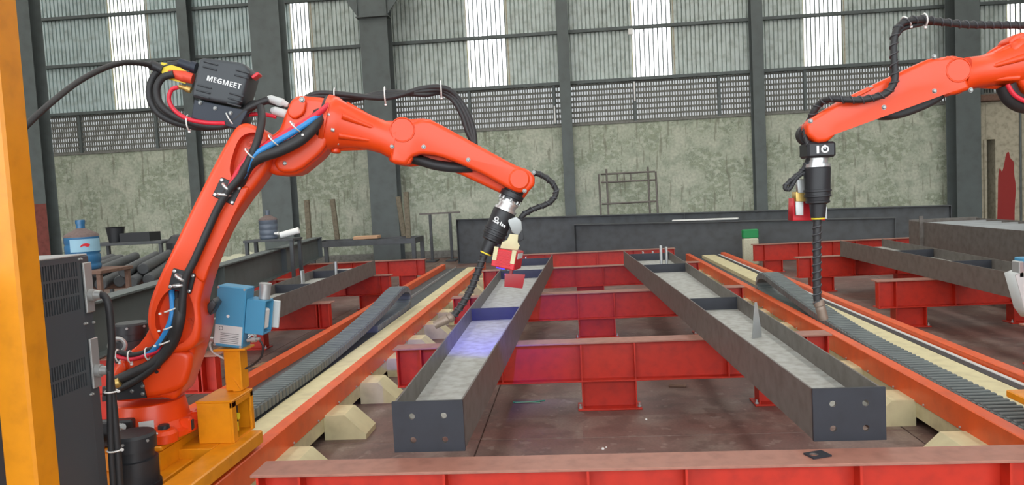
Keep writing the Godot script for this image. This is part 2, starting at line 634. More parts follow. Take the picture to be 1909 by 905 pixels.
func build_setting():
	var X0 := -22.0
	var X1 := 18.0
	var ZB := -23.8
	var ZF := 10.0
	var H := 10.5
	# floor: a base with plates laid on it
	var fl := struct("floor", bx(X0, X1, -0.3, -0.015, ZB - 0.4, ZF + 0.3), M.floor)
	var plate_a := boxm(Vector3(3.19, 0.015, 3.092), 0.004)
	for i in 12:
		for j in 11:
			var x := X0 + 2.0 + i * 3.2 + 1.6
			var z := ZF - 0.2 - j * 3.1 - 1.55
			put("plate", plate_a, M.floor, fl, at(x, -0.0075, z))
	# back wall: plaster below, ventilation grilles, corrugated cladding above
	var wb := struct("wall_back", bx(X0, X1, 0, 3.95, ZB - 0.25, ZB), M.plaster)
	put("ledge", bx(X0, X1, 3.93, 3.99, ZB - 0.28, ZB + 0.03, 0.005), M.kerb, wb)
	put("kerb", bx(X0, X1, 0.0, 0.22, ZB, ZB + 0.3, 0.01), M.kerb, wb)
	var gx := [-22.0, -20.2, -17.53, -16.13, -13.49, -10.92, -8.34, -5.6, -3.1, -0.42, 2.08, 4.66, 7.24, 9.8, 12.4, 15.0, 18.0]
	for i in gx.size() - 1:
		put("ventilation_grille", grille(gx[i] + 0.04, gx[i + 1] - 0.04, 4.02, 5.2, ZB - 0.1), M.grille, wb)
		put("grille_post", bx(gx[i] - 0.045, gx[i] + 0.045, 3.99, 5.24, ZB - 0.16, ZB - 0.02, 0.004), M.column, wb)
		put("frosted_sheet", bx(gx[i], gx[i + 1], 3.99, 5.24, ZB - 0.24, ZB - 0.225), M.frosted, wb)
	put("pale_post", bx(-0.445, -0.405, 4.05, 4.6, ZB - 0.018, ZB - 0.005), M.white, wb)
	put("pale_post", bx(2.06, 2.10, 4.6, 5.2, ZB - 0.018, ZB - 0.005), M.white, wb)
	# cladding, from left to right: [x end, kind]
	var daylight := [[-14.85, -13.55], [-8.75, -8.1], [-3.1, -1.83], [2.05, 3.3], [7.22, 8.4], [13.12, 14.4]]
	var x := X0
	for d in daylight + [[X1, X1]]:
		var n := maxi(1, roundi((d[0] - x) / 1.15))
		for k in n:
			var a: float = lerpf(x, d[0], float(k) / n)
			var b: float = lerpf(x, d[0], float(k + 1) / n)
			put("cladding_sheet", corrugated(a, b, 5.22, H, ZB - 0.13), M.sheet_blue if a < -9.0 else M.sheet, wb)
		if d[1] > d[0]:
			put("daylight_sheet", corrugated(d[0], d[1], 5.26, H, ZB - 0.13), M.daylight_sheet, wb)
			var rb := begin()
			var rn := roundi((d[1] - d[0]) / 0.135)
			for k in rn:
				box(rb, Vector3(d[0] + (k + 0.81) * (d[1] - d[0]) / rn, (5.26 + H) / 2, ZB - 0.076), Vector3(0.03, H - 5.26, 0.012))
			tag(put("rib_cap", done(rb), M.column, wb), "", "", "", "stuff")
			put("sheet_trim", bx(d[0] - 0.06, d[0] + 0.03, 5.22, H, ZB - 0.09, ZB - 0.075), M.annex, wb)
			put("sheet_trim", bx(d[1] - 0.03, d[1] + 0.09, 5.22, H, ZB - 0.09, ZB - 0.075), M.annex, wb)
		x = d[1]
	for y in [5.28, 6.85, 8.4, 9.9]:
		put("girt", bx(X0, X1, y - 0.05, y + 0.05, ZB - 0.09, ZB + 0.03, 0.006), M.column, wb)
	put("floodlight_box", bx(1.95, 2.09, 6.62, 6.8, ZB + 0.03, ZB + 0.12, 0.01), M.white, wb)
	# wall posts and columns
	for p in [[-12.1, "slim grey wall post standing behind the orange robot's wire feeder"], [-0.06, "slim grey wall post to the left of the leaning scaffold frame"], [5.75, "slim grey wall post to the right of the leaning scaffold frame"], [12.6, "slim grey post in front of the annex wall by the dark doorway"]]:
		h_column("wall_post", p[1], p[0], ZB + (0.22 if p[0] < 12.0 else -0.35), 0.34, 0.36, H, M.column)
	h_column("steel_column", "wide dark grey column behind the orange robot's elbow", -7.95, -20.0, 0.82, 0.5, H, M.column)
	var cb := h_column("steel_column", "dark grey column carrying an octagonal crane bracket near its top", -5.78, -23.1, 0.86, 0.6, H, M.column)
	put("crane_bracket", prismm([Vector2(-0.75, 8.9), Vector2(-0.75, 7.95), Vector2(-0.45, 7.5), Vector2(0.45, 7.5), Vector2(0.8, 7.95), Vector2(0.8, 8.9)], 0.31, 0.36), M.column, cb)
	put("bracket_flange", bx(-0.5, 0.5, 7.47, 7.5, 0.0, 0.42), M.column, cb)
	put("bracket_stiffener", bx(-0.46, -0.43, 7.5, 8.9, 0.36, 0.44), M.column, cb)
	put("bracket_stiffener", bx(0.43, 0.46, 7.5, 8.9, 0.36, 0.44), M.column, cb)
	var rc := h_column("steel_column", "dark soot-streaked column with a rusty red foot behind the yellow post", -14.95, -20.0, 0.85, 0.5, H, M.column)
	put("primer_band", bx(-0.43, 0.43, 0.03, 2.3, 0.25, 0.256), M.primer, rc)
	h_column("steel_column", "broad grey column beside the annex with the dark doorway", 11.45, -23.05, 0.68, 0.6, H, M.column)
	# annex with doorway at the right end of the wall
	var an := struct("wall_annex", bx(11.78, 12.18, 0, 3.9, ZB, ZB + 0.55, 0.01), M.annex)
	put("panel", bx(12.44, X1, 0, 3.9, ZB, ZB + 0.55, 0.01), M.annex, an)
	put("lintel", bx(12.18, 12.44, 2.8, 3.9, ZB, ZB + 0.55), M.annex, an)
	put("ledge", bx(11.78, X1, 3.9, 4.1, ZB, ZB + 0.75, 0.02), M.rust, an)
	put("jamb", bx(12.1, 12.18, 0, 2.8, ZB + 0.55, ZB + 0.6, 0.004), M.annex, an)
	put("door_leaf", bx(12.18, 12.44, 0, 2.8, ZB + 0.02, ZB + 0.06), M.dark_steel, an)
	var stain := []
	for q in [[12.74, 0.0], [13.35, 0.0], [13.36, 0.9], [13.42, 1.5], [13.34, 2.0], [13.36, 2.35], [13.22, 2.45], [13.18, 2.7], [13.08, 2.62], [13.02, 2.3], [12.94, 2.0], [12.86, 2.2], [12.8, 1.9], [12.78, 1.0]]:
		stain.append(Vector2(12.46 + (q[0] - 12.74) * 0.82, q[1] * 0.9))
	put("red_paint_patch", prismm(soften(stain, 2), ZB + 0.55, ZB + 0.553), M.blotch_red, an)
	put("conduit", tubem([Vector3(13.12, 0, ZB + 0.6), Vector3(13.12, 3.9, ZB + 0.6)], 0.03, 8), M.column, an)
	# remaining walls and roof, with thickness
	struct("wall_left", bx(X0 - 0.25, X0, 0, H, ZB - 0.25, ZF), M.roof)
	struct("wall_right", bx(X1, X1 + 0.25, 0, H, ZB - 0.25, ZF), M.roof)
	var wf := struct("wall_front", bx(X0, -19.0, 0, H, ZF, ZF + 0.25), M.roof)
	put("panel", bx(15.0, X1, 0, H, ZF, ZF + 0.25), M.roof, wf)
	put("lintel", bx(-19.0, 15.0, 9.3, H, ZF, ZF + 0.25), M.roof, wf)
	var ce := struct("ceiling", bx(X0 - 0.25, X1 + 0.25, H, H + 0.2, ZB - 0.4, ZF + 0.25), M.roof)
	for sx in SKYLIGHT_X:
		put("skylight", bx(sx - 0.75, sx + 0.75, 10.4, 10.48, -23.0, 7.0), M.skylight, ce)
	struct("ground_outside", bx(-60, 60, -0.5, -0.35, -70, 60), M.kerb)


# ================================================================== trestles, sections, rails
const TOP := 0.594

func trestle(label: String, x0: float, x1: float, z: float, group: String) -> Node3D:
	# z is the front edge of the top flange
	var t := thing("steel_trestle", label, "trestle", Vector3(0, 0, z - 0.1), 0.0, group)
	var zc := 0.0
	put("top_flange", bx(x0, x1, TOP - 0.014, TOP, zc - 0.1, zc + 0.1, 0.002), M.red_dust, t)
	put("bottom_flange", bx(x0 + 0.02, x1 - 0.02, 0.245, 0.259, zc - 0.09, zc + 0.09, 0.002), M.red, t)
	put("web", bx(x0 + 0.02, x1 - 0.02, 0.259, TOP - 0.014, zc - 0.006, zc + 0.006), M.red, t)
	var w := x1 - x0
	var c := (x0 + x1) / 2
	for sx in [x0 + 0.03, x0 + 0.24, c - 0.92, c - 0.23, c + 0.23, c + 1.02, x1 - 0.2, x1 - 0.03]:
		put("stiffener", bx(sx - 0.006, sx + 0.006, 0.259, TOP - 0.014, zc + 0.006, zc + 0.088), M.red, t)
	var legs := [[c, 0.46]]
	if w > 3.0: legs = [[c, 0.46], [c + 1.45, 0.36], [c - 1.45, 0.36]]
	for L in legs:
		var g := sub("leg", t)
		var lx: float = L[0]
		var hw: float = L[1] / 2
		put("leg_web", bx(lx - hw, lx + hw, 0.014, 0.245, zc - 0.006, zc + 0.006), M.red, g)
		put("leg_flange", bx(lx - hw - 0.006, lx - hw + 0.006, 0.014, 0.245, zc - 0.085, zc + 0.085), M.red, g)
		put("leg_flange", bx(lx + hw - 0.006, lx + hw + 0.006, 0.014, 0.245, zc - 0.085, zc + 0.085), M.red, g)
		put("base_plate", bx(lx - hw - 0.045, lx + hw + 0.045, 0.0, 0.014, zc - 0.11, zc + 0.12, 0.003), M.red, g)
		for s in [-1, 1]:
			put("anchor_bolt", lathem(Vector3(lx + s * (hw + 0.025), 0.014, zc + 0.075), Vector3.UP, [[0, 0.016], [0.012, 0.016], [0.012, 0.008], [0.035, 0.008]], 8), M.zinc, g)
	return t

func holed_plate(w: float, h: float, thick: float, holes) -> CSGCombiner3D:
	var c := CSGCombiner3D.new()
	var b := CSGBox3D.new()
	b.size = Vector3(w, h, thick)
	b.material = M.plate
	c.add_child(b)
	for q in holes:
		var k := CSGCylinder3D.new()
		k.operation = CSGShape3D.OPERATION_SUBTRACTION
		k.radius = q[2]
		k.height = thick * 3
		k.sides = 20
		k.rotation_degrees.x = 90
		k.position = Vector3(q[0], q[1], 0)
		k.material = M.steel
		c.add_child(k)
	return c

# tapered H section lying on its side: flanges upright, web level between them
func h_section(called: String, label: String, zn: float, xn: Array, zf: float, xf: Array, webs: Array, group := "") -> Node3D:
	var y0 := TOP
	var h := 0.258
	var cx: float = (xn[0] + xn[1]) / 2
	var t := thing(called, label, "steel beam", Vector3(cx, y0, zn), 0.0, group)
	var dz := zf - zn
	var fx := func(side: int, f: float) -> float: return lerpf(xn[side], xf[side], f) - cx
	for s in 2:
		var st := begin()
		var th := 0.010 if s == 0 else -0.010
		var a: float = fx.call(s, 0.0)
		var b: float = fx.call(s, 1.0)
		prism(st, [Vector2(a, 0), Vector2(a + th, 0), Vector2(b + th, dz), Vector2(b, dz)], -h, 0, 0, 0, Transform3D(Basis(Vector3.RIGHT, Vector3.BACK, Vector3.DOWN), Vector3.ZERO))
		put("flange", done(st), M.steel, t)
	var sw := begin()
	prism(sw, [Vector2(fx.call(0, 0.0) + 0.011, 0), Vector2(fx.call(1, 0.0) - 0.011, 0), Vector2(fx.call(1, 1.0) - 0.011, dz), Vector2(fx.call(0, 1.0) + 0.011, dz)], -0.131, -0.122, 0, 0, Transform3D(Basis(Vector3.RIGHT, Vector3.BACK, Vector3.DOWN), Vector3.ZERO))
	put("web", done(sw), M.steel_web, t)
	for z in webs:
		var f: float = (z - zn) / dz
		var a: float = fx.call(0, f) + 0.012
		var b: float = fx.call(1, f) - 0.012
		put("stiffener", bx(a, b, 0.132, h - 0.012, z - zn - 0.006, z - zn + 0.006), M.plate, t)
	var w: float = xn[1] - xn[0] + 0.012
	var hx: float = w * 0.225
	var ep := holed_plate(w, h + 0.008, 0.016, [[-hx, 0.055, 0.016], [hx, 0.055, 0.016], [-hx, -0.07, 0.016], [hx, -0.07, 0.016]])
	ep.name = "end_plate"
	ep.position = Vector3(0, h / 2 + 0.005, 0.008)
	t.add_child(ep, true)
	return t

func rail_track(label: String, x0: float, w: float, chain0: float, racked: bool, zn: float, zf: float):
	var t := thing("rail_track", label, "rail", Vector3(x0, 0, 0))
	# x runs 0 .. w across the rail; the chain lies from chain0 to chain0 + 0.24
	var ew := 0.1
	var c1 := chain0 + 0.25
	var c2 := 0.64 if racked else w - ew
	put("base_box", bx(0.06, w - 0.06, 0.07, 0.24, zf, zn, 0.004), M.cream, t)
	for e in [0.0, w - ew]:
		put("edge_beam", bx(e, e + ew, 0.185, 0.36, zf, zn, 0.006), M.rail_orange, t)
		put("edge_skirt", bx(e + 0.01, e + ew - 0.01, 0.07, 0.185, zf, zn), M.cream, t)
	put("chain_tray", bx(ew, c1, 0.24, 0.25, zf, zn), M.dark_steel, t)
	put("tray_lip", bx(chain0 - 0.02, chain0 - 0.008, 0.25, 0.29, zf, zn), M.zinc, t)
	put("track_cover", bx(c1, c2, 0.24, 0.265 if not racked else 0.315, zf, zn, 0.004), M.cream, t)
	if racked:
		put("gear_rack", bx(0.642, 0.715, 0.24, 0.316, zf, zn), M.black, t)
		put("linear_guide", bx(0.725, 0.765, 0.24, 0.318, zf, zn, 0.004), M.label_grey, t)
	# bolt heads along both faces and feet on the floor
	var bolt := lathem(Vector3.ZERO, Vector3.RIGHT, [[0, 0.009], [0.006, 0.009], [0.008, 0.006]], 8)
	var foot := foot_mesh()
	var z := zn - 0.5
	while z > zf:
		put("bolt", bolt, M.zinc, t, at(w, 0.205, z))
		put("bolt", bolt, M.zinc, t, Transform3D(Basis(Vector3.UP, PI), Vector3(0.0, 0.205, z)))
		z -= 0.52
	z = zn - 0.3
	while z > zf + 0.5:
		put("foot", foot, M.cream, t, at(w - 0.01, 0, z))
		var clear := true
		for tz in [-3.57, -6.52, -9.7, -13.02, -16.1]:
			if absf(z - tz) < 0.32: clear = false
		if clear: put("foot", foot, M.cream, t, Transform3D(Basis(Vector3.UP, PI), Vector3(0.01, 0, z)))
		z -= 1.035
	for k in 3:
		put("sleeper", bx(0.1, w - 0.1, 0, 0.07, zn - 2.0 - k * 5.5, zn - 1.8 - k * 5.5), M.cream, t)
	return t

# welded foot: block with sloping outer faces
func foot_mesh() -> ArrayMesh:
	var st := begin()
	st.set_smooth_group(-1)
	var w := 0.15
	var p := [Vector3(0, 0, -w), Vector3(0.34, 0, -w), Vector3(0.34, 0.04, -w), Vector3(0.17, 0.2, -w), Vector3(0, 0.2, -w)]
	var xy := []
	for q in p: xy.append(Vector2(q.x, q.y))
	prism(st, xy, -w, w, 0.0)
	return done(st)

func chain(label: String, pts: Array, wide: float):
	# drag chain: one link after another along the path
	var path := curve(pts, 24)
	var t := thing("cable_chain", label, "cable chain", Vector3(pts[0].x, 0.185, pts[0].z))
	var o := t.position
	var lm := boxm(Vector3(wide, 0.078, 0.056), 0.006)
	var cm := boxm(Vector3(wide - 0.02, 0.018, 0.036), 0.005)
	var step := 0.076
	var left := 0.0
	for i in path.size() - 1:
		var a := path[i]
		var b := path[i + 1]
		var L := a.distance_to(b)
		while left < L:
			var p := a.lerp(b, left / L)
			var d := (b - a).normalized()
			var basis := Basis(Vector3.RIGHT, d.cross(Vector3.RIGHT).normalized() * -1.0, d * -1.0)
			basis = Basis(Vector3.RIGHT, (-d).cross(Vector3.RIGHT).normalized(), -d)
			var lk := put("link", lm, M.chain, t, Transform3D(basis, p - o))
			put("crossbar", cm, M.chain, lk, at(0, 0.043, 0))
			left += step
		left -= L
	return t

func build_station():
	var zs := [-3.47, -6.42, -9.6, -12.92, -16.0]
	var nm := ["closest to the loose holed plate", "under both long beams near the green scraps", "under the long beams, third row of the line", "under the far ends of the long beams", "beyond the far ends of the beams"]
	var nl := ["red steel trestle next to the orange robot's yellow carriage, outer line", "red steel trestle of the outer line beside the blue sensor head", "red steel trestle of the outer line under the tapered beam", "red steel trestle of the outer line where the cable chain bends up", "red steel trestle of the outer line in front of the rusty table frame"]
	var nr := ["red steel trestle beside the second robot", "red steel trestle of the far rail's outer line next to the grey sensor box", "red steel trestle of the far rail's outer line under the beam's near end", "red steel trestle of the far rail's outer line under the beam's middle", "red steel trestle of the far rail's outer line beside the green-topped bag"]
	for i in zs.size():
		trestle("red steel trestle between the two rails, " + nm[i], -1.63, 2.12, zs[i], "red trestles between the rails")
		if i > 0: trestle(nl[i], -5.6 if i < 3 else -6.95, -3.24, zs[i], "red trestles left of the rails")
		if i > 0: trestle(nr[i], 3.72, 7.45, zs[i], "red trestles right of the rails")
	var a := h_section("steel_section", "tapered steel H-beam with holed end plate under the laser scanner", -3.766, [-0.97, -0.612], -12.7, [-1.08, -0.37], [-7.0, -10.4, -12.2])
	var b := h_section("steel_section", "tapered steel H-beam carrying an upright triangular gusset and two studs", -3.79, [1.15, 1.488], -12.75, [0.82, 1.52], [-7.1, -10.4, -12.2])
	# gusset and studs on b
	var gs := begin()
	prism(gs, [Vector2(-0.045, 0), Vector2(0.05, 0), Vector2(0.05, 0.04), Vector2(0.012, 0.27), Vector2(-0.005, 0.27)], -0.005, 0.005, 0, 0, Transform3D(Basis(Vector3.UP, 0.6), Vector3(0.02, 0.131, -1.95)))
	put("gusset", done(gs), M.zinc, b)
	put("stud", lathem(Vector3(-0.05, 0.131, -7.4), Vector3.UP, [[0, 0.022], [0.30, 0.022], [0.31, 0.018]], 10), M.zinc, b)
	put("stud", lathem(Vector3(0.04, 0.131, -7.5), Vector3.UP, [[0, 0.022], [0.27, 0.022], [0.28, 0.018]], 10), M.zinc, b)
	for q in [[a, -0.2], [a, -0.02], [b, -0.2], [b, -0.04]]:
		put("splice_tab", bx(q[1] - 0.008, q[1] + 0.008, 0.131, 0.255, -8.75, -8.6), M.zinc, q[0])
	var l := h_section("steel_section", "tapered steel H-beam on the outer trestles behind the blue sensor head", -6.3, [-3.86, -3.44], -13.1, [-4.25, -3.55], [-8.0, -9.8, -11.6])
	put("stud", lathem(Vector3(-0.1, 0.131, -5.2), Vector3.UP, [[0, 0.022], [0.26, 0.022]], 10), M.zinc, l)
	put("lug", bx(-0.3, -0.28, 0.131, 0.36, -4.3, -4.2), M.zinc, l)
	h_section("steel_section", "tapered steel H-beam on the outer trestles right of the second rail", -5.2, [4.38, 4.74], -12.9, [4.42, 5.1], [-9.3, -10.9])
	rail_track("cream and orange robot rail carrying the orange robot with the wire feeder", -3.1, 1.04, 0.36, false, -1.5, -17.2)
	rail_track("cream and orange robot rail under the second robot's hanging torch", 2.5, 0.88, 0.11, true, -1.5, -17.2)
	var cx := -3.1 + 0.48
	chain("grey cable chain rising to a bend beside the blue sensor head", [Vector3(cx, 0.32, -4.95), Vector3(cx, 0.315, -5.8), Vector3(cx, 0.315, -7.0), Vector3(cx, 0.37, -8.4), Vector3(cx, 0.46, -9.6), Vector3(cx, 0.55, -10.4), Vector3(cx, 0.58, -10.8), Vector3(cx, 0.53, -11.08), Vector3(cx, 0.43, -11.16), Vector3(cx, 0.33, -11.05), Vector3(cx, 0.297, -10.7), Vector3(cx, 0.296, -9.9), Vector3(cx, 0.296, -9.2)], 0.24)
	cx = 2.5 + 0.23
	chain("grey cable chain sweeping past the second robot's torch nozzle", [Vector3(cx, 0.32, -3.2), Vector3(cx, 0.32, -5.2), Vector3(cx, 0.32, -6.2), Vector3(cx, 0.34, -7.6), Vector3(cx, 0.43, -9.0), Vector3(cx, 0.53, -10.2), Vector3(cx, 0.57, -10.7), Vector3(cx, 0.53, -11.0), Vector3(cx, 0.42, -11.12), Vector3(cx, 0.33, -11.0), Vector3(cx, 0.297, -10.6), Vector3(cx, 0.296, -9.8), Vector3(cx, 0.296, -9.1)], 0.24)


# ================================================================== robots
func csg_body(mesh: ArrayMesh, m: Material, cuts: Array) -> CSGMesh3D:
	# cuts: [outline, z0, z1]
	var c := CSGMesh3D.new()
	c.mesh = mesh
	c.material = m
	for q in cuts:
		var k := CSGPolygon3D.new()
		k.operation = CSGShape3D.OPERATION_SUBTRACTION
		k.polygon = ccw(soften(q[0], 2))
		k.mode = CSGPolygon3D.MODE_DEPTH
		k.depth = q[2] - q[1]
		k.position.z = q[2]
		k.material = m
		c.add_child(k)
	return c

func hose(called: String, pts, r: float, m: Material, parent: Node3D, n := 5) -> MeshInstance3D:
	return put(called, tubem(curve(pts, n), r, 8), m, parent)

func bolt_on(parent: Node3D, p: Vector3, dir: Vector3, r := 0.012, m: Material = null):
	put("bolt", lathem(p, dir, [[-0.004, r * 1.2], [0.001, r * 1.2], [0.001, r * 0.9], [0.007, r * 0.9], [0.009, r * 0.6]], 10), M.bolt if m == null else m, parent)

func tie(parent: Node3D, p: Vector3, axis: Vector3, R: float, squash := 1.0):
	var st := begin()
	ring(st, p, axis.normalized(), R, 0.0045, 14, 5, squash)
	box(st, p + axis.normalized().cross(Vector3.BACK).normalized() * (R + 0.008), Vector3(0.014, 0.012, 0.012), 0.002)
	put("cable_tie", done(st), M.white, parent)

# hose with a spiral wrap
func wrapped(called: String, pts, r: float, parent: Node3D, pitch := 0.03, m: Material = null):
	var path := curve(pts, 10)
	var st := begin()
	tube(st, path, r, 10)
	var o := put(called, done(st), M.rubber if m == null else m, parent)
	var s2 := begin()
	var hel := []
	var L := 0.0
	var fr := Vector3.BACK
	for i in path.size() - 1:
		var d := path[i + 1] - path[i]
		var seg := d.length()
		if seg < 1e-5: continue
		var t := d / seg
		fr = (fr - t * fr.dot(t)).normalized()
		var bi := t.cross(fr)
		var k := 0.0
		var dl := pitch / 9.0
		while k < seg:
			var ang := (L + k) / pitch * TAU
			hel.append(path[i] + t * k + (fr * cos(ang) + bi * sin(ang)) * (r * 1.03))
			k += dl
		L += seg
	if hel.size() > 3:
		tube(s2, hel, r * 0.3, 5)
		put("spiral_wrap", done(s2), M.wrap, o)
	return o

func build_robots():
	robot_a()
	robot_b()
	carriage_a()
	carriage_b()

# ---- wrist, torch and bellows shared by both robots: frame with -y along the torch, origin at the wrist joint
func wrist(parent: Node3D, xf: Transform3D, k: float) -> Node3D:
	var w := sub("wrist", parent, xf)
	var dn := Vector3.DOWN
	put("wrist_motor", lathem(Vector3(0, 0.02 * k, 0), dn, [[0, 0.05 * k], [0.02 * k, 0.072 * k], [0.07 * k, 0.075 * k], [0.075 * k, 0.09 * k], [0.11 * k, 0.09 * k], [0.112 * k, 0.078 * k], [0.13 * k, 0.078 * k]], 22), M.black, w)
	put("chrome_flange", lathem(Vector3(0, -0.11 * k, 0), dn, [[0, 0.066 * k], [0.02 * k, 0.066 * k], [0.02 * k, 0.078 * k], [0.035 * k, 0.078 * k], [0.035 * k, 0.07 * k], [0.07 * k, 0.07 * k], [0.07 * k, 0.086 * k], [0.09 * k, 0.086 * k]], 22), M.chrome, w)
	for i in 8:
		var t := TAU * i / 8
		put("flange_bolt", lathem(Vector3(cos(t) * 0.079 * k, -0.10 * k, sin(t) * 0.079 * k), dn, [[0, 0.009], [0.02, 0.009]], 6), M.zinc, w)
	put("torch_body", lathem(Vector3(0, -0.2 * k, 0), dn, [[0, 0.082 * k], [0.008 * k, 0.087 * k], [0.15 * k, 0.083 * k], [0.152 * k, 0.09 * k], [0.165 * k, 0.09 * k], [0.168 * k, 0.083 * k], [0.185 * k, 0.083 * k], [0.188 * k, 0.088 * k], [0.2 * k, 0.088 * k], [0.203 * k, 0.078 * k], [0.225 * k, 0.075 * k], [0.228 * k, 0.079 * k], [0.24 * k, 0.078 * k], [0.25 * k, 0.055 * k], [0.34 * k, 0.047 * k], [0.345 * k, 0.04 * k]], 24), M.black, w)
	put("yellow_ring", lathem(Vector3(0, -0.53 * k, 0), dn, [[0, 0.044 * k], [0.022 * k, 0.044 * k]], 18), M.yellow_bit, w)
	return w

func robot_a():
	var r := thing("welding_robot", "orange welding robot on the yellow carriage, arm bent over with its torch slanting down", "robot", Vector3(-2.5, 0.56, -4.3), deg_to_rad(10))
	# base
	var st := begin()
	lathe(st, Vector3(-0.13, 0.0, -0.06), Vector3.UP, [[0, 0.28], [0.03, 0.28], [0.045, 0.25], [0.09, 0.225], [0.2, 0.205], [0.205, 0.195]], 36)
	for q in [[0.12, -0.25], [0.03, 0.17], [-0.36, 0.17], [-0.36, -0.28]]:
		lathe(st, Vector3(q[0], 0, q[1]), Vector3.UP, [[0, 0.075], [0.05, 0.075], [0.07, 0.06], [0.075, 0.045]], 16)
		box(st, Vector3(q[0] * 0.8 - 0.03, 0.04, q[1] * 0.8), Vector3(0.1, 0.08, 0.1), 0.02)
	box(st, Vector3(0.105, 0.045, 0.02), Vector3(0.07, 0.09, 0.06), 0.012)
	box(st, Vector3(0.125, 0.045, -0.12), Vector3(0.07, 0.09, 0.06), 0.012)
	var base := put("base", done(st), M.orange, r)
	for q in [[0.12, -0.25], [0.03, 0.17], [-0.36, 0.17]]:
		put("foot_bolt", lathem(Vector3(q[0], 0.07, q[1]), Vector3.UP, [[0, 0.034], [0.025, 0.034], [0.03, 0.026]], 8), M.black, base)
	for q in [0.02, -0.12]:
		put("foot_slot", boxm(Vector3(0.01, 0.06, 0.035), 0.003), M.black, base, at(0.143 if q > 0 else 0.163, 0.045, q))
	put("connector_panel", bx(-0.42, -0.13, 0.0, 0.15, 0.14, 0.21, 0.01), M.black, base)
	put("connector", lathem(Vector3(-0.22, 0.1, 0.2), Vector3(0.6, 0.3, 0.75), [[0, 0.03], [0.05, 0.03], [0.05, 0.022], [0.11, 0.022], [0.11, 0.014], [0.14, 0.014]], 10), M.zinc, base)
	put("connector", lathem(Vector3(-0.32, 0.06, 0.2), Vector3(0.2, 0.1, 0.9), [[0, 0.025], [0.05, 0.025], [0.05, 0.018], [0.09, 0.018]], 10), M.zinc, base)
	put("rating_plate", bx(-0.04, 0.04, 0.04, 0.13, -0.003, 0.003), M.label_grey, base, Transform3D(Basis(Vector3.UP, 0.3), Vector3(-0.06, 0, 0.185)))
	# shoulder casting
	var sh := put("shoulder", prismm(soften([Vector2(-0.296,0.223), Vector2(0.009,0.247), Vector2(0.092,0.214), Vector2(0.15,0.339), Vector2(0.21,0.489), Vector2(0.261,0.639), Vector2(0.261,0.727), Vector2(0.211,0.805), Vector2(0.178,0.856), Vector2(0.051,0.794), Vector2(-0.017,0.688), Vector2(-0.08,0.581), Vector2(-0.177,0.517), Vector2(-0.264,0.434)], 2), -0.2, 0.12, 0.035), M.orange, r)
	put("shoulder_web", prismm(soften([Vector2(-0.128,0.249), Vector2(0.147,0.283), Vector2(0.205,0.409), Vector2(0.214,0.52), Vector2(0.047,0.554), Vector2(-0.048,0.497), Vector2(-0.116,0.401)], 2), 0.08, 0.165, 0.035), M.orange, sh)
	for q in [Vector3(0.042,0.467,0.165), Vector3(0.028,0.439,0.165), Vector3(0.014,0.412,0.165), Vector3(0.059,0.491,0.165)]:
		put("screw", lathem(q, Vector3.BACK, [[-0.004, 0.011], [0.003, 0.011], [0.003, 0.006]], 8), M.black, sh)
	put("hose_plate", prismm([Vector2(-0.291,0.349), Vector2(-0.065,0.364), Vector2(-0.05,0.265), Vector2(-0.298,0.262)], 0.165, 0.18, 0.004), M.black, sh)
	for q in [Vector3(-0.065,0.336,0.18), Vector3(-0.068,0.292,0.18), Vector3(-0.127,0.312,0.18)]:
		bolt_on(sh, q, Vector3.BACK, 0.01)
	put("lifting_eye", ring_mesh(Vector3(-0.22,0.57,0.1), Vector3(0.25, 0, 1), 0.042, 0.012), M.zinc, sh)
	put("front_lug", prismm(soften([Vector2(-0.272,0.339), Vector2(-0.243,0.433), Vector2(-0.178,0.498), Vector2(-0.159,0.427), Vector2(-0.219,0.361)], 1), 0.06, 0.14, 0.015), M.orange, sh)
	# servo motors
	motor(r, Vector3(-0.254,0.421,-0.2), Vector3.UP, 0.1, 0.24)
	# lower arm with hose pockets
	var arm_mesh := prismm(soften([Vector2(-0.001,0.637), Vector2(-0.01,0.716), Vector2(0.01,0.824), Vector2(0.081,0.975), Vector2(0.182,1.155), Vector2(0.275,1.325), Vector2(0.378,1.505), Vector2(0.467,1.654), Vector2(0.524,1.746), Vector2(0.574,1.814), Vector2(0.624,1.831), Vector2(0.682,1.81), Vector2(0.751,1.758), Vector2(0.752,1.694), Vector2(0.753,1.627), Vector2(0.726,1.55), Vector2(0.681,1.488), Vector2(0.578,1.37), Vector2(0.473,1.227), Vector2(0.392,1.069), Vector2(0.327,0.91), Vector2(0.29,0.794), Vector2(0.294,0.678), Vector2(0.273,0.578), Vector2(0.222,0.528), Vector2(0.124,0.513), Vector2(0.049,0.553)], 2), -0.02, 0.2, 0.028, 0.02)
	var la := csg_body(arm_mesh, M.orange, [
		[[Vector2(0.141,0.9), Vector2(0.222,0.888), Vector2(0.255,0.824), Vector2(0.266,0.729), Vector2(0.24,0.621), Vector2(0.167,0.563), Vector2(0.079,0.585), Vector2(0.04,0.666), Vector2(0.042,0.76), Vector2(0.085,0.85)], 0.13, 0.3],
		[[Vector2(0.567,1.711), Vector2(0.606,1.758), Vector2(0.667,1.774), Vector2(0.72,1.753), Vector2(0.747,1.703), Vector2(0.727,1.636), Vector2(0.676,1.561), Vector2(0.63,1.502), Vector2(0.574,1.48), Vector2(0.528,1.507), Vector2(0.518,1.578)], 0.12, 0.3]])
	la.name = "lower_arm"
	r.add_child(la, true)
	# raised rib along the outer half of the arm
	put("arm_rib", prismm(soften([Vector2(0.295,0.946), Vector2(0.274,0.985), Vector2(0.346,1.155), Vector2(0.436,1.311), Vector2(0.549,1.453), Vector2(0.603,1.469), Vector2(0.632,1.449), Vector2(0.541,1.324), Vector2(0.447,1.174), Vector2(0.375,1.022), Vector2(0.334,0.913)], 2), 0.19, 0.215, 0.015), M.orange, r)
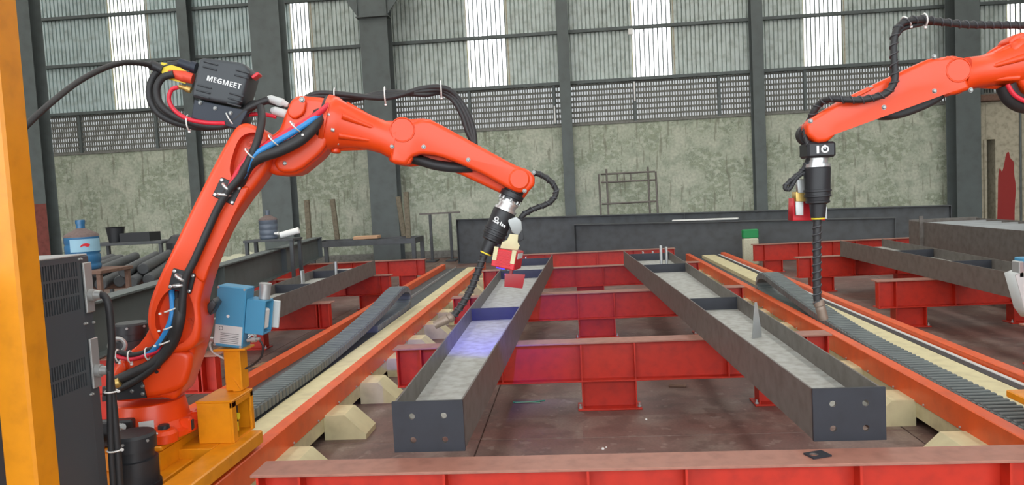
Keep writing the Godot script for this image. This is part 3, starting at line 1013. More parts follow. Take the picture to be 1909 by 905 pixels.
	for q in [Vector3(0.221,0.682,0.2), Vector3(0.235,0.706,0.2), Vector3(0.245,0.68,0.2), Vector3(0.225,0.657,0.2), Vector3(0.211,0.701,0.2), Vector3(0.075,0.742,0.2)]:
		put("screw", lathem(Vector3(q.x, q.y, 0.13), Vector3.BACK, [[0, 0.012], [0.006, 0.012], [0.006, 0.006]], 8), M.orange_dark, r)
	for q in [Vector3(0.613,1.727,0.2), Vector3(0.632,1.738,0.2), Vector3(0.618,1.708,0.2), Vector3(0.718,1.636,0.2), Vector3(0.701,1.606,0.2)]:
		put("screw", lathem(Vector3(q.x, q.y, 0.12), Vector3.BACK, [[0, 0.012], [0.006, 0.012], [0.006, 0.006]], 8), M.orange_dark, r)
	clamp_plate(r, Vector3(0.502,1.44,0.2), -0.5)
	clamp_plate(r, Vector3(0.213,0.939,0.2), -0.32)
	put("arm_stop", prismm([Vector2(0.275,0.756), Vector2(0.323,0.805), Vector2(0.345,0.771), Vector2(0.303,0.708)], -0.08, 0.05, 0.01), M.black, r)
	# elbow
	var el := put("elbow_housing", prismm(soften([Vector2(0.818,1.851), Vector2(0.866,1.956), Vector2(0.908,1.989), Vector2(1.053,1.971), Vector2(1.144,1.939), Vector2(1.164,1.859), Vector2(1.118,1.713), Vector2(1.071,1.677), Vector2(1.023,1.622), Vector2(0.886,1.52), Vector2(0.761,1.52), Vector2(0.683,1.555), Vector2(0.646,1.639), Vector2(0.666,1.745), Vector2(0.747,1.76), Vector2(0.793,1.796)], 1, 0.15), -0.16, 0.1, 0.03), M.orange, r)
	put("elbow_cheek", prismm(soften([Vector2(0.749,1.607), Vector2(0.871,1.721), Vector2(1.016,1.809), Vector2(1.082,1.781), Vector2(1.071,1.694), Vector2(1.023,1.633), Vector2(0.892,1.538), Vector2(0.781,1.537)], 1), 0.06, 0.135, 0.02), M.orange, el)
	put("gearbox_cover", prismm(soften([Vector2(0.846,1.879), Vector2(0.875,1.947), Vector2(0.92,1.976), Vector2(0.968,1.956), Vector2(0.951,1.875), Vector2(0.887,1.84)], 1), 0.08, 0.125, 0.012), M.orange, el)
	for q in [Vector3(0.942,1.956,0.13), Vector3(1.058,1.779,0.13), Vector3(0.819,1.589,0.13)]:
		bolt_on(el, q, Vector3.BACK, 0.014)
	put("stop_pin", lathem(Vector3(1.109,1.706,0.02), Vector3(-0.1, -1, 0.1), [[0, 0.03], [0.06, 0.03], [0.065, 0.02]], 12), M.orange, el)
	# joint four collar and tapered forearm tube
	var ft := begin()
	var V := Vector3.BACK
	var secs := []
	for q in [[Vector3(1.066,1.826,0), 0.165, 0.15], [Vector3(1.098,1.818,0), 0.168, 0.155], [Vector3(1.135,1.807,0), 0.15, 0.14], [Vector3(1.217,1.787,0), 0.125, 0.115], [Vector3(1.313,1.757,0), 0.105, 0.095], [Vector3(1.391,1.728,0), 0.1, 0.095], [Vector3(1.465,1.705,0), 0.12, 0.105]]:
		secs.append([q[0], q[1], q[2], Vector3(0.24, 0.97, 0), V])
	loft(ft, secs, 2.6, 28)
	var fo := put("forearm_tube", done(ft), M.orange, r)
	for t in 7:
		var an := TAU * t / 7 + 0.3
		var c0: Vector3 = Vector3(1.154,1.803,0)
		var dirp := Vector3(0.24, 0.97, 0) * cos(an) + V * sin(an)
		var c1: Vector3 = Vector3(1.344,1.746,0)
		put("tube_rib", tubem([c0 + dirp * 0.135, c1 + dirp * 0.085], [0.022, 0.012], 6), M.orange, fo)
	put("joint_ring", lathem(Vector3(1.047,1.83,0), Vector3(1.217,1.787,0) - Vector3(1.047,1.83,0), [[0, 0.15], [0, 0.172], [0.03, 0.172], [0.03, 0.155]], 30), M.orange, fo)
	put("joint_seal", lathem(Vector3(1.032,1.834,0), Vector3(1.217,1.787,0) - Vector3(1.047,1.83,0), [[0, 0.14], [0, 0.163], [0.018, 0.163], [0.018, 0.14]], 30), M.black, fo)
	for t in 10:
		var an2 := TAU * t / 10
		var cc: Vector3 = Vector3(1.091,1.818,0)
		put("ring_bolt", lathem(cc + (Vector3(-0.2, 0.98, 0) * cos(an2) + V * sin(an2)) * 0.15, Vector3(0.97, -0.2, 0), [[0, 0.012], [0.02, 0.012]], 6), M.zinc, fo)
	# forearm casing: near cheek, far cheek, cable between
	var fc := put("forearm_casing", prismm(soften([Vector2(1.427,1.571), Vector2(1.446,1.65), Vector2(1.435,1.699), Vector2(1.459,1.768), Vector2(1.513,1.817), Vector2(1.579,1.801), Vector2(1.638,1.818), Vector2(1.694,1.806), Vector2(1.925,1.671), Vector2(2.179,1.517), Vector2(2.264,1.484), Vector2(2.299,1.442), Vector2(2.297,1.392), Vector2(2.259,1.354), Vector2(2.19,1.347), Vector2(2.122,1.383), Vector2(1.996,1.464), Vector2(1.853,1.539), Vector2(1.711,1.597), Vector2(1.615,1.611), Vector2(1.56,1.594), Vector2(1.525,1.547)], 1, 0.18), -0.03, 0.1, 0.022), M.orange, r)
	put("far_cheek", prismm(soften([Vector2(1.4,1.588), Vector2(1.428,1.787), Vector2(1.504,1.833), Vector2(1.633,1.838), Vector2(1.693,1.825), Vector2(2.164,1.536), Vector2(2.28,1.463), Vector2(2.286,1.37), Vector2(2.238,1.305), Vector2(2.136,1.33), Vector2(1.987,1.409), Vector2(1.822,1.495), Vector2(1.657,1.55), Vector2(1.523,1.542)], 1, 0.15), -0.12, -0.03, 0.02), M.orange, fc)
	put("joint_cap", lathem(Vector3(1.512,1.759,0.098), Vector3.BACK, [[-0.01, 0.07], [0.001, 0.07], [0.003, 0.066]], 30), M.orange, fc)
	put("cap_groove", ring_mesh(Vector3(1.513,1.759,0.1), Vector3.BACK, 0.072, 0.004), M.orange, fc)
	put("wrist_cap", lathem(Vector3(2.2,1.431,0.098), Vector3.BACK, [[-0.02, 0.066], [0.004, 0.066], [0.012, 0.055]], 26), M.orange, fc)
	for q in [Vector3(1.446,1.663,0.1), Vector3(1.633,1.652,0.1), Vector3(1.896,1.562,0.1), Vector3(2.23,1.358,0.1), Vector3(2.291,1.466,0.1)]:
		bolt_on(fc, q, Vector3.BACK, 0.011)
	put("casing_lug", prismm(soften([Vector2(1.424,1.569), Vector2(1.441,1.654), Vector2(1.549,1.624), Vector2(1.572,1.597), Vector2(1.538,1.541)], 1), -0.1, 0.09, 0.015), M.orange, fc)
	hose("casing_cable", [Vector3(1.536,1.598,-0.02), Vector3(1.61,1.575,-0.02), Vector3(1.697,1.545,-0.02), Vector3(1.806,1.526,-0.02), Vector3(1.923,1.521,-0.02)], 0.032, M.rubber, fc)
	# wrist and torch
	var j: Vector3 = Vector3(2.188,1.388,0)
	var e: Vector3 = Vector3(1.979,0.983,0)
	var ax := (j - e).normalized()
	var zz := Vector3.BACK
	var wr := wrist(r, Transform3D(Basis(ax.cross(zz).normalized(), ax, zz), j), (j - e).length() / 0.545)
	var mk := begin()
	var mx := Transform3D(Basis(Vector3.BACK, -0.1), Vector3(-0.005, -0.25, 0.0865))
	ring(mk, mx * Vector3(-0.03, 0.012, 0), Vector3.BACK, 0.011, 0.004, 14, 4)
	for q in [[-0.03, -0.008, 0.03, 0.007], [-0.012, -0.004, 0.012, 0.016], [0.006, 0.0, 0.007, 0.024], [0.019, -0.003, 0.011, 0.015], [0.034, -0.003, 0.012, 0.014]]:
		box(mk, Vector3(q[0], q[1], 0), Vector3(q[2], q[3], 0.005), 0.001, mx)
	put("torch_mark", done(mk), M.lettering, wr)
	var tp := sub("welding_torch", r)
	wrapped("gooseneck", [Vector3(1.969,0.971,0), Vector3(1.93,0.885,0), Vector3(1.882,0.78,0), Vector3(1.83,0.693,0), Vector3(1.779,0.628,0), Vector3(1.747,0.6,0)], 0.021, tp, 0.042)
	put("nozzle", lathem(Vector3(1.758,0.603,0), Vector3(1.628,0.547,0) - Vector3(1.758,0.603,0), [[0, 0.024], [0.012, 0.032], [0.035, 0.032], [0.04, 0.027], [0.06, 0.03], [0.12, 0.026], [0.135, 0.026], [0.135, 0.018]], 16), M.copper, tp)
	# cables
	var cb := sub("hose_package", r)
	wrapped("cable_loop", [Vector3(2.3,1.469,0), Vector3(2.36,1.446,0), Vector3(2.419,1.396,0), Vector3(2.439,1.335,0), Vector3(2.39,1.277,0.02), Vector3(2.29,1.242,0.02), Vector3(2.221,1.206,0.02), Vector3(2.19,1.153,0), Vector3(2.168,1.114,0)], 0.017, cb, 0.05)
	for k in [-0.022, 0.018, 0.0]:
		hose("overhead_cable", [Vector3(0.901,1.967,-0.05), Vector3(0.996,1.999,-0.07) + Vector3(0, k, 0), Vector3(1.154,1.99,-0.1) + Vector3(0, k, k), Vector3(1.415,1.996,-0.12) + Vector3(0, -k, k), Vector3(1.649,2.017,-0.14) + Vector3(0, k, 0), Vector3(1.768,2.02,-0.15) + Vector3(k, k * 0.5, k), Vector3(1.849,1.96,-0.15) + Vector3(k, 0, 0), Vector3(1.905,1.857,-0.15) + Vector3(k, 0, 0), Vector3(1.933,1.754,-0.15) + Vector3(k, 0, 0), Vector3(1.955,1.65,-0.14)], 0.017, M.rubber, cb)
	for q in [Vector3(1.105,1.999,-0.1), Vector3(1.41,1.994,-0.1), Vector3(1.758,2.02,-0.1)]:
		tie(cb, q, Vector3(1, 0, 0), 0.05)
	# bundle over the elbow: red, blue, thick black
	hose("red_hose", [Vector3(0.523,1.454,0.24), Vector3(0.583,1.554,0.25), Vector3(0.66,1.636,0.26), Vector3(0.757,1.699,0.25), Vector3(0.908,1.786,0.22), Vector3(1.03,1.857,0.2), Vector3(1.09,1.92,0.12)], 0.018, M.hose_red, cb)
	hose("blue_hose", [Vector3(0.587,1.488,0.2), Vector3(0.627,1.552,0.27), Vector3(0.683,1.633,0.28), Vector3(0.767,1.685,0.27), Vector3(0.894,1.755,0.24), Vector3(1.007,1.825,0.22), Vector3(1.059,1.881,0.14)], 0.018, M.hose_blue, cb)
	hose("black_hose", [Vector3(0.562,1.477,0.2), Vector3(0.629,1.571,0.25), Vector3(0.701,1.622,0.26), Vector3(0.814,1.657,0.25), Vector3(0.935,1.717,0.23), Vector3(1.021,1.802,0.2), Vector3(1.031,1.872,0.12)], 0.036, M.rubber, cb, 7)
	for q in [Vector3(0.66,1.644,0.27), Vector3(0.793,1.714,0.27), Vector3(0.917,1.787,0.27)]:
		tie(cb, q, Vector3(1, 0.8, 0), 0.055, 0.7)
	# hose down the lower arm
	hose("arm_hose", [Vector3(0.697,1.925,0.1), Vector3(0.72,1.836,0.2), Vector3(0.704,1.718,0.27), Vector3(0.657,1.616,0.28), Vector3(0.595,1.517,0.27), Vector3(0.519,1.439,0.26), Vector3(0.448,1.336,0.25), Vector3(0.373,1.193,0.25), Vector3(0.301,1.056,0.25), Vector3(0.245,0.955,0.25), Vector3(0.219,0.833,0.25), Vector3(0.2,0.741,0.25), Vector3(0.145,0.607,0.24), Vector3(0.064,0.49,0.22), Vector3(-0.046,0.405,0.2), Vector3(-0.168,0.343,0.19), Vector3(-0.283,0.315,0.17)], 0.022, M.rubber, cb)
	hose("arm_hose", [Vector3(0.19,0.828,0.2), Vector3(0.192,0.726,0.25), Vector3(0.131,0.585,0.22), Vector3(0.026,0.476,0.2), Vector3(-0.107,0.418,0.18), Vector3(-0.223,0.371,0.16)], 0.034, M.rubber, cb)
	hose("blue_hose", [Vector3(0.132,0.883,0.16), Vector3(0.154,0.772,0.23), Vector3(0.127,0.683,0.24), Vector3(0.066,0.596,0.22), Vector3(-0.001,0.539,0.18), Vector3(-0.107,0.502,0.16)], 0.017, M.hose_blue, cb)
	hose("red_hose", [Vector3(0.111,0.583,0.2), Vector3(0.057,0.547,0.19), Vector3(-0.039,0.514,0.18), Vector3(-0.134,0.499,0.17), Vector3(-0.223,0.527,0.15)], 0.013, M.hose_red, cb)
	hose("black_hose", [Vector3(0.162,0.871,0.16), Vector3(0.17,0.74,0.23), Vector3(0.107,0.62,0.23), Vector3(-0.006,0.549,0.18), Vector3(-0.117,0.523,0.17), Vector3(-0.245,0.564,0.14)], 0.015, M.rubber, cb)
	for q in [Vector3(0.148,0.779,0.23), Vector3(0.135,0.68,0.23), Vector3(0.105,0.595,0.23)]:
		tie(cb, q, Vector3(0.3, -1, 0), 0.06, 0.6)
	for q in [Vector3(-0.024,0.525,0.18), Vector3(-0.12,0.513,0.18), Vector3(-0.187,0.524,0.18)]:
		tie(cb, q, Vector3(1, 0.1, 0), 0.035)
	put("hose_fitting", lathem(Vector3(-0.176,0.372,0.18), Vector3(-1, -0.45, -0.1), [[0, 0.036], [0.03, 0.036], [0.03, 0.026], [0.09, 0.024]], 12), M.brass, cb)
	# white-sleeved connectors behind the elbow
	for q in [[Vector3(0.711,1.993,-0.02), Vector3(0.826,1.95,-0.02)], [Vector3(0.733,1.92,0), Vector3(0.81,1.894,0)], [Vector3(0.975,1.997,-0.1), Vector3(1.061,1.968,-0.1)]]:
		put("connector_sleeve", lathem(q[0], q[1] - q[0], [[0, 0.014], [0.02, 0.026], [0.09, 0.028], [0.11, 0.02], [0.13, 0.014]], 10), M.label_grey, cb)
	hose("black_hose", [Vector3(0.606,1.927,-0.02), Vector3(0.652,1.954,-0.02), Vector3(0.716,1.971,-0.02), Vector3(0.81,1.941,-0.02)], 0.016, M.rubber, cb)
	feeder()
	scanner_a()

func ring_mesh(c: Vector3, axis: Vector3, R: float, r: float) -> ArrayMesh:
	var st := begin()
	ring(st, c, axis.normalized(), R, r, 24, 8)
	return done(st)

func motor(parent: Node3D, p: Vector3, dir: Vector3, r: float, h: float) -> MeshInstance3D:
	var m := put("servo_motor", lathem(p, dir, [[0, r * 1.08], [h * 0.12, r * 1.08], [h * 0.12, r], [h * 0.55, r], [h * 0.56, r * 0.85], [h * 0.72, r * 0.85], [h * 0.73, r * 0.98], [h * 0.95, r * 0.98], [h, r * 0.9]], 28), M.black, parent)
	for k in 6:
		var t := TAU * k / 6 + 0.4
		put("screw", lathem(p + dir * h * 0.9 + Vector3(cos(t), 0, sin(t)) * r * 0.98, Vector3(cos(t), 0, sin(t)), [[-0.004, 0.008], [0.006, 0.008]], 6), M.zinc, m)
	return m

func clamp_plate(parent: Node3D, c: Vector3, turn: float):
	var xf := Transform3D(Basis(Vector3.BACK, turn), Vector3(c.x, c.y, 0.0))
	var st := begin()
	box(st, Vector3(0, 0, 0.21), Vector3(0.13, 0.12, 0.016), 0.004, xf)
	var o := put("hose_clamp", done(st), M.black, parent)
	for q in [[-0.052, -0.046], [0.052, -0.046], [-0.052, 0.046], [0.052, 0.046]]:
		put("bolt", lathem(xf * Vector3(q[0], q[1], 0.216), Vector3.BACK, [[0, 0.010], [0.009, 0.010], [0.011, 0.006]], 8), M.chrome, o)
	put("saddle", ring_mesh(xf * Vector3(0, 0.022, 0.245), xf.basis * Vector3(0.35, 1, 0), 0.031, 0.009), M.chrome, o)
	put("saddle", ring_mesh(xf * Vector3(0, -0.022, 0.245), xf.basis * Vector3(-0.35, 1, 0), 0.031, 0.009), M.chrome, o)

func feeder():
	# wire feeder box tilted on the elbow; frame of robot A
	var f := thing("wire_feeder", "black wire feeder box with white lettering tilted on top of the orange robot", "wire feeder", Vector3(-2.5, 0.56, -4.3), deg_to_rad(10))
	var body := put("body", prismm(soften([Vector2(0.371,2.214), Vector2(0.393,2.223), Vector2(0.594,2.19), Vector2(0.625,2.176), Vector2(0.654,2.13), Vector2(0.594,1.962), Vector2(0.567,1.937), Vector2(0.327,1.994), Vector2(0.311,2.013)], 1, 0.12), -0.14, 0.11, 0.02), M.feeder, f)
	# ribs: four groups of pressed louvres on the near face
	var tl: Vector3 = Vector3(0.375,2.226,0.11)
	var tr: Vector3 = Vector3(0.665,2.136,0.11)
	var ex := (tr - tl).normalized()
	var ey := Vector3(-ex.y, ex.x, 0)
	var fr := Transform3D(Basis(ex, ey, Vector3.BACK), Vector3(0.502,2.062,0.11))
	for q in [[-0.1, 0.10], [-0.1, 0.07], [0.085, 0.10], [0.085, 0.07], [-0.105, -0.04], [-0.105, -0.07], [-0.105, -0.10], [0.08, -0.04], [0.08, -0.07], [0.08, -0.10]]:
		put("rib", boxm(Vector3(0.085, 0.010, 0.012), 0.004), M.feeder, body, fr * Transform3D(Basis(), Vector3(q[0], q[1], 0.003)))
	put("lettering", textm("MEGMEET", 0.042, 0.003), M.lettering, body, fr * Transform3D(Basis(), Vector3(-0.005, 0.012, 0.002)))
	put("red_button", boxm(Vector3(0.02, 0.05, 0.08), 0.004), M.scan_red, f, fr * Transform3D(Basis(Vector3.BACK, -0.7), Vector3(0.15, 0.1, -0.06)))
	put("bracket", prismm([Vector2(0.317,1.989), Vector2(0.617,1.912), Vector2(0.568,1.82), Vector2(0.542,1.808), Vector2(0.291,1.881)], -0.1, 0.08, 0.008), M.bracket_blue, f)
	for q in [Vector3(0.351,1.966,0.085), Vector3(0.433,1.931,0.085), Vector3(0.519,1.9,0.085)]:
		bolt_on(f, q, Vector3.BACK, 0.01)
	put("blue_connector", lathem(Vector3(0.325,2.179,0.02), Vector3(0.235,2.21,0.02) - Vector3(0.325,2.179,0.02), [[0, 0.034], [0.03, 0.034], [0.03, 0.028], [0.10, 0.028], [0.105, 0.02]], 14), M.bracket_blue, f)
	put("red_connector", lathem(Vector3(0.308,2.114,0.04), Vector3(0.194,2.146,0.04) - Vector3(0.308,2.114,0.04), [[0, 0.03], [0.05, 0.034], [0.09, 0.028], [0.14, 0.02]], 14), mat(Color("e04a30"), 0.5), f)
	put("yellow_guard", prismm([Vector2(0.137,2.217), Vector2(0.239,2.182), Vector2(0.274,2.159), Vector2(0.262,2.087), Vector2(0.167,2.116), Vector2(0.116,2.174)], 0.03, 0.04, 0.0), M.yellow_bit, f)
	put("gas_fitting", lathem(Vector3(0.288,2.05,0.03), Vector3(0.21,2.078,0.03) - Vector3(0.288,2.05,0.03), [[0, 0.02], [0.03, 0.02], [0.03, 0.014], [0.07, 0.014], [0.07, 0.01]], 10), M.brass, f)
	hose("loop_cable", [Vector3(0.247,2.207,0.02), Vector3(0.161,2.197,0.02), Vector3(0.091,2.153,0.02), Vector3(0.05,2.07,0.02), Vector3(0.058,1.976,0.02), Vector3(0.117,1.901,0.02), Vector3(0.235,1.849,0.02), Vector3(0.373,1.83,0.02), Vector3(0.492,1.854,0.02), Vector3(0.581,1.923,0.02), Vector3(0.646,1.959,0.02), Vector3(0.679,1.935,0.02)], 0.022, M.rubber, f)
	hose("loop_cable", [Vector3(0.207,2.142,0.06), Vector3(0.139,2.12,0.06), Vector3(0.103,2.053,0.06), Vector3(0.12,1.965,0.06), Vector3(0.201,1.896,0.06), Vector3(0.324,1.844,0.06), Vector3(0.452,1.827,0.06), Vector3(0.541,1.867,0.06), Vector3(0.613,1.924,0.06), Vector3(0.735,1.973,0.06)], 0.022, M.rubber, f)
	hose("red_hose", [Vector3(0.232,2.061,0.08), Vector3(0.194,2.047,0.08), Vector3(0.175,1.992,0.08), Vector3(0.203,1.928,0.08), Vector3(0.272,1.876,0.08), Vector3(0.377,1.85,0.08), Vector3(0.483,1.842,0.08)], 0.013, M.hose_red, f)
	hose("red_hose", [Vector3(0.544,1.873,0), Vector3(0.606,1.896,0), Vector3(0.684,1.896,0), Vector3(0.762,1.877,0)], 0.012, M.hose_red, f)
	hose("supply_cable", [Vector3(-0.219,1.736,0.95), Vector3(-0.175,1.863,0.8), Vector3(-0.122,2.049,0.5), Vector3(-0.04,2.173,0.25), Vector3(0.04,2.203,0.1), Vector3(0.117,2.186,0)], 0.016, M.rubber, f, 8)
	put("cable_sleeve", lathem(Vector3(0.057,2.211,0.03), Vector3(0.139,2.174,0.03) - Vector3(0.057,2.211,0.03), [[0, 0.018], [0.02, 0.03], [0.09, 0.026]], 12), M.black, f)
	tie(f, Vector3(0.267,1.857,0.05), Vector3(1, 0, 0), 0.045)
	tie(f, Vector3(0.508,1.869,0.05), Vector3(1, 0.5, 0), 0.045)

func scanner_a():
	var s := thing("laser_scanner", "red laser seam scanner on a cream bracket glowing blue beside the slanting torch", "scanner", Vector3(-2.5, 0.56, -4.3), deg_to_rad(10))
	put("bracket", prismm([Vector2(2.13,1.099), Vector2(2.18,1.09), Vector2(2.174,1.044), Vector2(2.186,1.023), Vector2(2.172,0.994), Vector2(2.063,1.014), Vector2(2.078,1.049), Vector2(2.109,1.061)], 0.06, 0.075, 0.003), M.cream, s)
	put("adapter", prismm([Vector2(2.12,1.185), Vector2(2.174,1.202), Vector2(2.206,1.174), Vector2(2.21,1.12), Vector2(2.182,1.082), Vector2(2.143,1.104)], 0.02, 0.06, 0.004), M.bolt, s)
	put("cable_clip", prismm([Vector2(2.173,1.108), Vector2(2.213,1.119), Vector2(2.217,1.058), Vector2(2.183,1.04)], -0.03, 0.04, 0.004), M.black, s)
	# box: tilted, near face with cooling fins
	var c: Vector3 = Vector3(2.111,0.944,0.02)
	var fr := Transform3D(Basis(Vector3.BACK, -0.24) * Basis(Vector3.UP, -0.36) * Basis(Vector3.RIGHT, 0.05), c)
	put("body", boxm(Vector3(0.15, 0.115, 0.17), 0.005), M.scan_red, s, fr)
	for k in 7:
		put("fin", boxm(Vector3(0.09, 0.006, 0.012), 0.001), M.scan_red, s, fr * Transform3D(Basis(), Vector3(0, -0.048 + k * 0.016, 0.089)))
	for sd in [-1, 1]:
		put("strap", boxm(Vector3(0.028, 0.085, 0.008), 0.002), M.cream, s, fr * Transform3D(Basis(), Vector3(sd * 0.058, 0.024, 0.089)))
	put("label", boxm(Vector3(0.004, 0.035, 0.11), 0.0), M.label_grey, s, fr * Transform3D(Basis(), Vector3(0.0765, 0.03, 0)))
	put("visor", prismm([Vector2(2.09,0.849), Vector2(2.218,0.834), Vector2(2.197,0.747), Vector2(2.083,0.765)], -0.006, 0.006, 0.002), M.laser_glass, s)
	put("visor_arm", boxm(Vector3(0.02, 0.06, 0.012), 0.002), M.laser_glass, s, fr * Transform3D(Basis(), Vector3(0.03, -0.075, -0.03)))
	put("light_window", boxm(Vector3(0.05, 0.008, 0.03), 0.002), M.laser, s, fr * Transform3D(Basis(), Vector3(-0.02, -0.062, 0.05)))
	var li := SpotLight3D.new()
	li.name = "laser_light"
	li.light_color = Color(0.22, 0.18, 1.0)
	li.light_energy = 9.0
	li.light_size = 0.01
	li.spot_angle = 30.0
	li.spot_range = 30.0
	li.spot_attenuation = 2.0
	li.shadow_enabled = true
	s.add_child(li)
	li.transform = fr * Transform3D(Basis(), Vector3(-0.02, -0.074, 0.05))
	li.look_at_from_position(s.transform * li.position, Vector3(-0.86, 0.8, -6.9))

func carriage_a():
	var c := thing("robot_carriage", "yellow carriage with a device box carrying the orange robot along its rail", "carriage", Vector3(-2.5, 0.36, -4.3))
	put("deck", bx(-0.42, 0.16, 0.01, 0.05, -0.45, 2.0, 0.006), M.yellow, c)
	put("pedestal", bx(-0.36, 0.06, 0.05, 0.165, -0.36, 0.24, 0.006), M.yellow, c)
	put("pedestal_plate", bx(-0.4, 0.085, 0.165, 0.195, -0.4, 0.25, 0.008), M.yellow, c)
	put("bearing_block", bx(-0.05, 0.2, 0.0, 0.01, -0.3, 0.3), M.black, c)
	put("outrigger", bx(0.28, 0.45, 0.025, 0.11, -0.3, 1.8, 0.008), M.yellow, c)
	put("outrigger_arm", bx(0.06, 0.28, 0.025, 0.11, -0.36, 0.05, 0.004), M.yellow, c)
	put("side_plate", bx(0.065, 0.075, 0.02, 0.16, -0.0, 0.25, 0.002), M.yellow, c)
	# device box, open on its right side
	var b := sub("device_box", c, at(0.265, 0.11, -0.17))
	put("front_panel", bx(-0.11, 0.11, 0, 0.25, 0.11, 0.125, 0.003), M.yellow, b)
	put("back_panel", bx(-0.11, 0.11, 0, 0.25, -0.17, -0.155, 0.003), M.yellow, b)
	put("top_panel", bx(-0.115, 0.118, 0.25, 0.264, -0.175, 0.128, 0.004), M.yellow, b)
	put("side_panel", bx(-0.11, -0.098, 0, 0.25, -0.155, 0.11), M.yellow, b)
	put("floor_panel", bx(-0.11, 0.11, 0, 0.012, -0.155, 0.11), M.yellow, b)
	put("front_lip", bx(0.10, 0.116, 0, 0.25, 0.07, 0.128, 0.003), M.yellow, b)
	put("top_lip", bx(0.10, 0.116, 0.215, 0.25, -0.175, 0.128, 0.003), M.yellow, b)
	put("back_lip", bx(0.10, 0.116, 0, 0.25, -0.175, -0.135, 0.003), M.yellow, b)
	put("valve_block", bx(-0.02, 0.07, 0.05, 0.2, -0.05, 0.06, 0.006), M.black, b)
	put("yellow_tag", bx(0.07, 0.075, 0.03, 0.09, -0.03, 0.05), M.yellow_bit, b)
	put("valve_knob", lathem(Vector3(0.07, 0.13, 0.0), Vector3.RIGHT, [[0, 0.025], [0.025, 0.02]], 12), M.yellow_bit, b)
	var dm := motor(c, Vector3(0.08, 0.05, 0.5), Vector3.UP, 0.118, 0.31)
	put("terminal_box", bx(0.01, 0.07, 0.2, 0.26, 0.36, 0.42, 0.01), M.black, dm)
	put("white_cover", bx(0.1, 0.16, 0.02, 0.09, 1.1, 1.3, 0.006), M.white, c)
	# tall mast
	var m := thing("yellow_mast", "tall yellow square post standing at the front of the carriage before the cabinet", "post", Vector3(-2.22, 0.555, -2.8))
	put("tube", bx(-0.068, 0.068, 0, 2.9, -0.068, 0.068, 0.01), M.yellow, m)
	put("base_plate", bx(-0.1, 0.1, -0.0, 0.014, -0.1, 0.1, 0.003), M.yellow, m)
	# controller cabinet: slotted side faces the work line
	var k := thing("controller_cabinet", "dark grey controller cabinet with slotted vents behind the yellow post", "cabinet", Vector3(-2.42, 0.415, -3.2))
	# body with real slots cut into its side
	var sl := begin()
	for row in [[1.025, 1.27, 3], [0.645, 0.80, 2]]:
		var dy: float = (row[1] - row[0]) / row[2]
		for pan in [[-0.27, 0.03], [0.27, 0.57]]:
			for i in 17:
				for j in row[2]:
					box(sl, Vector3(-0.02, row[0] + (j + 0.5) * dy, lerpf(pan[0], pan[1], (i + 0.5) / 17.0)), Vector3(0.08, dy - 0.012, 0.0095))
	var cab := CSGBox3D.new()
	cab.name = "body"
	cab.size = Vector3(0.5, 1.288, 1.29)
	cab.position = Vector3(-0.25, 0.644, 0.355)
	cab.material = M.cabinet
	var cut := CSGMesh3D.new()
	cut.operation = CSGShape3D.OPERATION_SUBTRACTION
	cut.mesh = done(sl)
	cut.material = M.cabinet
	cut.position = -cab.position
	cab.add_child(cut)
	k.add_child(cab, true)
	put("rear_cover", bx(-0.49, -0.003, 0, 1.288, -0.365, -0.292, 0.004), M.cabinet, k)
	put("lid", bx(-0.5, -0.006, 1.288, 1.298, -0.36, 1.0, 0.003), M.zinc, k)
	for q in [[-0.3, 1.275], [-0.285, 1.275], [-0.3, 0.955], [-0.285, 0.955], [-0.3, 0.60], [-0.285, 0.60], [0.025, 0.61], [-0.355, 0.95]]:
		bolt_on(k, Vector3(0.0, q[1], q[0]), Vector3.RIGHT, 0.006, M.zinc)
	for y in [1.13, 0.75]:
		put("socket_plate", bx(0.0, 0.012, y - 0.125, y + 0.125, -0.362, -0.3, 0.003), M.zinc, k)
		put("cable_gland", lathem(Vector3(0.012, y - 0.04, -0.33), Vector3(1, 0, -0.1), [[0, 0.032], [0.025, 0.032], [0.025, 0.024], [0.055, 0.022]], 12), M.zinc, k)
	hose("power_cable", [Vector3(0.06, 1.09, -0.335), Vector3(0.085, 1.08, -0.335), Vector3(0.105, 1.02, -0.33), Vector3(0.10, 0.85, -0.335), Vector3(0.075, 0.7, -0.34), Vector3(0.075, 0.5, -0.345), Vector3(0.075, 0.3, -0.345), Vector3(0.07, 0.05, -0.345)], 0.018, M.rubber, k)
	hose("power_cable", [Vector3(0.06, 0.71, -0.335), Vector3(0.075, 0.69, -0.335), Vector3(0.07, 0.6, -0.33), Vector3(0.055, 0.3, -0.325), Vector3(0.05, 0.05, -0.325)], 0.016, M.rubber, k)
	tie(k, Vector3(0.073, 0.6, -0.338), Vector3.UP, 0.03)
	tie(k, Vector3(0.066, 0.3, -0.335), Vector3.UP, 0.032)
	# sensor head on its own post
	var p := thing("sensor_head", "blue sensor controller box on a short yellow post above the carriage", "sensor", Vector3(-2.205, 0.736, -4.62))
	put("post", bx(-0.055, 0.055, 0, 0.27, -0.055, 0.055, 0.006), M.yellow, p)
	put("post_gusset", prismm([Vector2(0, 0), Vector2(0.05, 0), Vector2(0, 0.09)], -0.005, 0.005), M.yellow, p, at(0.0, 0.0, 0.06))
	put("top_plate", bx(-0.11, 0.1, 0.262, 0.275, -0.075, 0.075, 0.003), M.yellow, p)
	var tilt := Transform3D(Basis(Vector3.BACK, -0.15), Vector3(-0.02, 0.285, 0))
	put("controller_box", bx(-0.095, 0.095, 0.0, 0.39, -0.07, 0.06, 0.006), M.blue, p, tilt)
	put("data_label", bx(-0.09, 0.09, 0.02, 0.14, 0.06, 0.062), M.label_grey, p, tilt)
	var ll := begin()
	for ln in 6:
		box(ll, Vector3(0.01, 0.03 + ln * 0.012, 0.0625), Vector3(0.12, 0.0025, 0.001), 0.0)
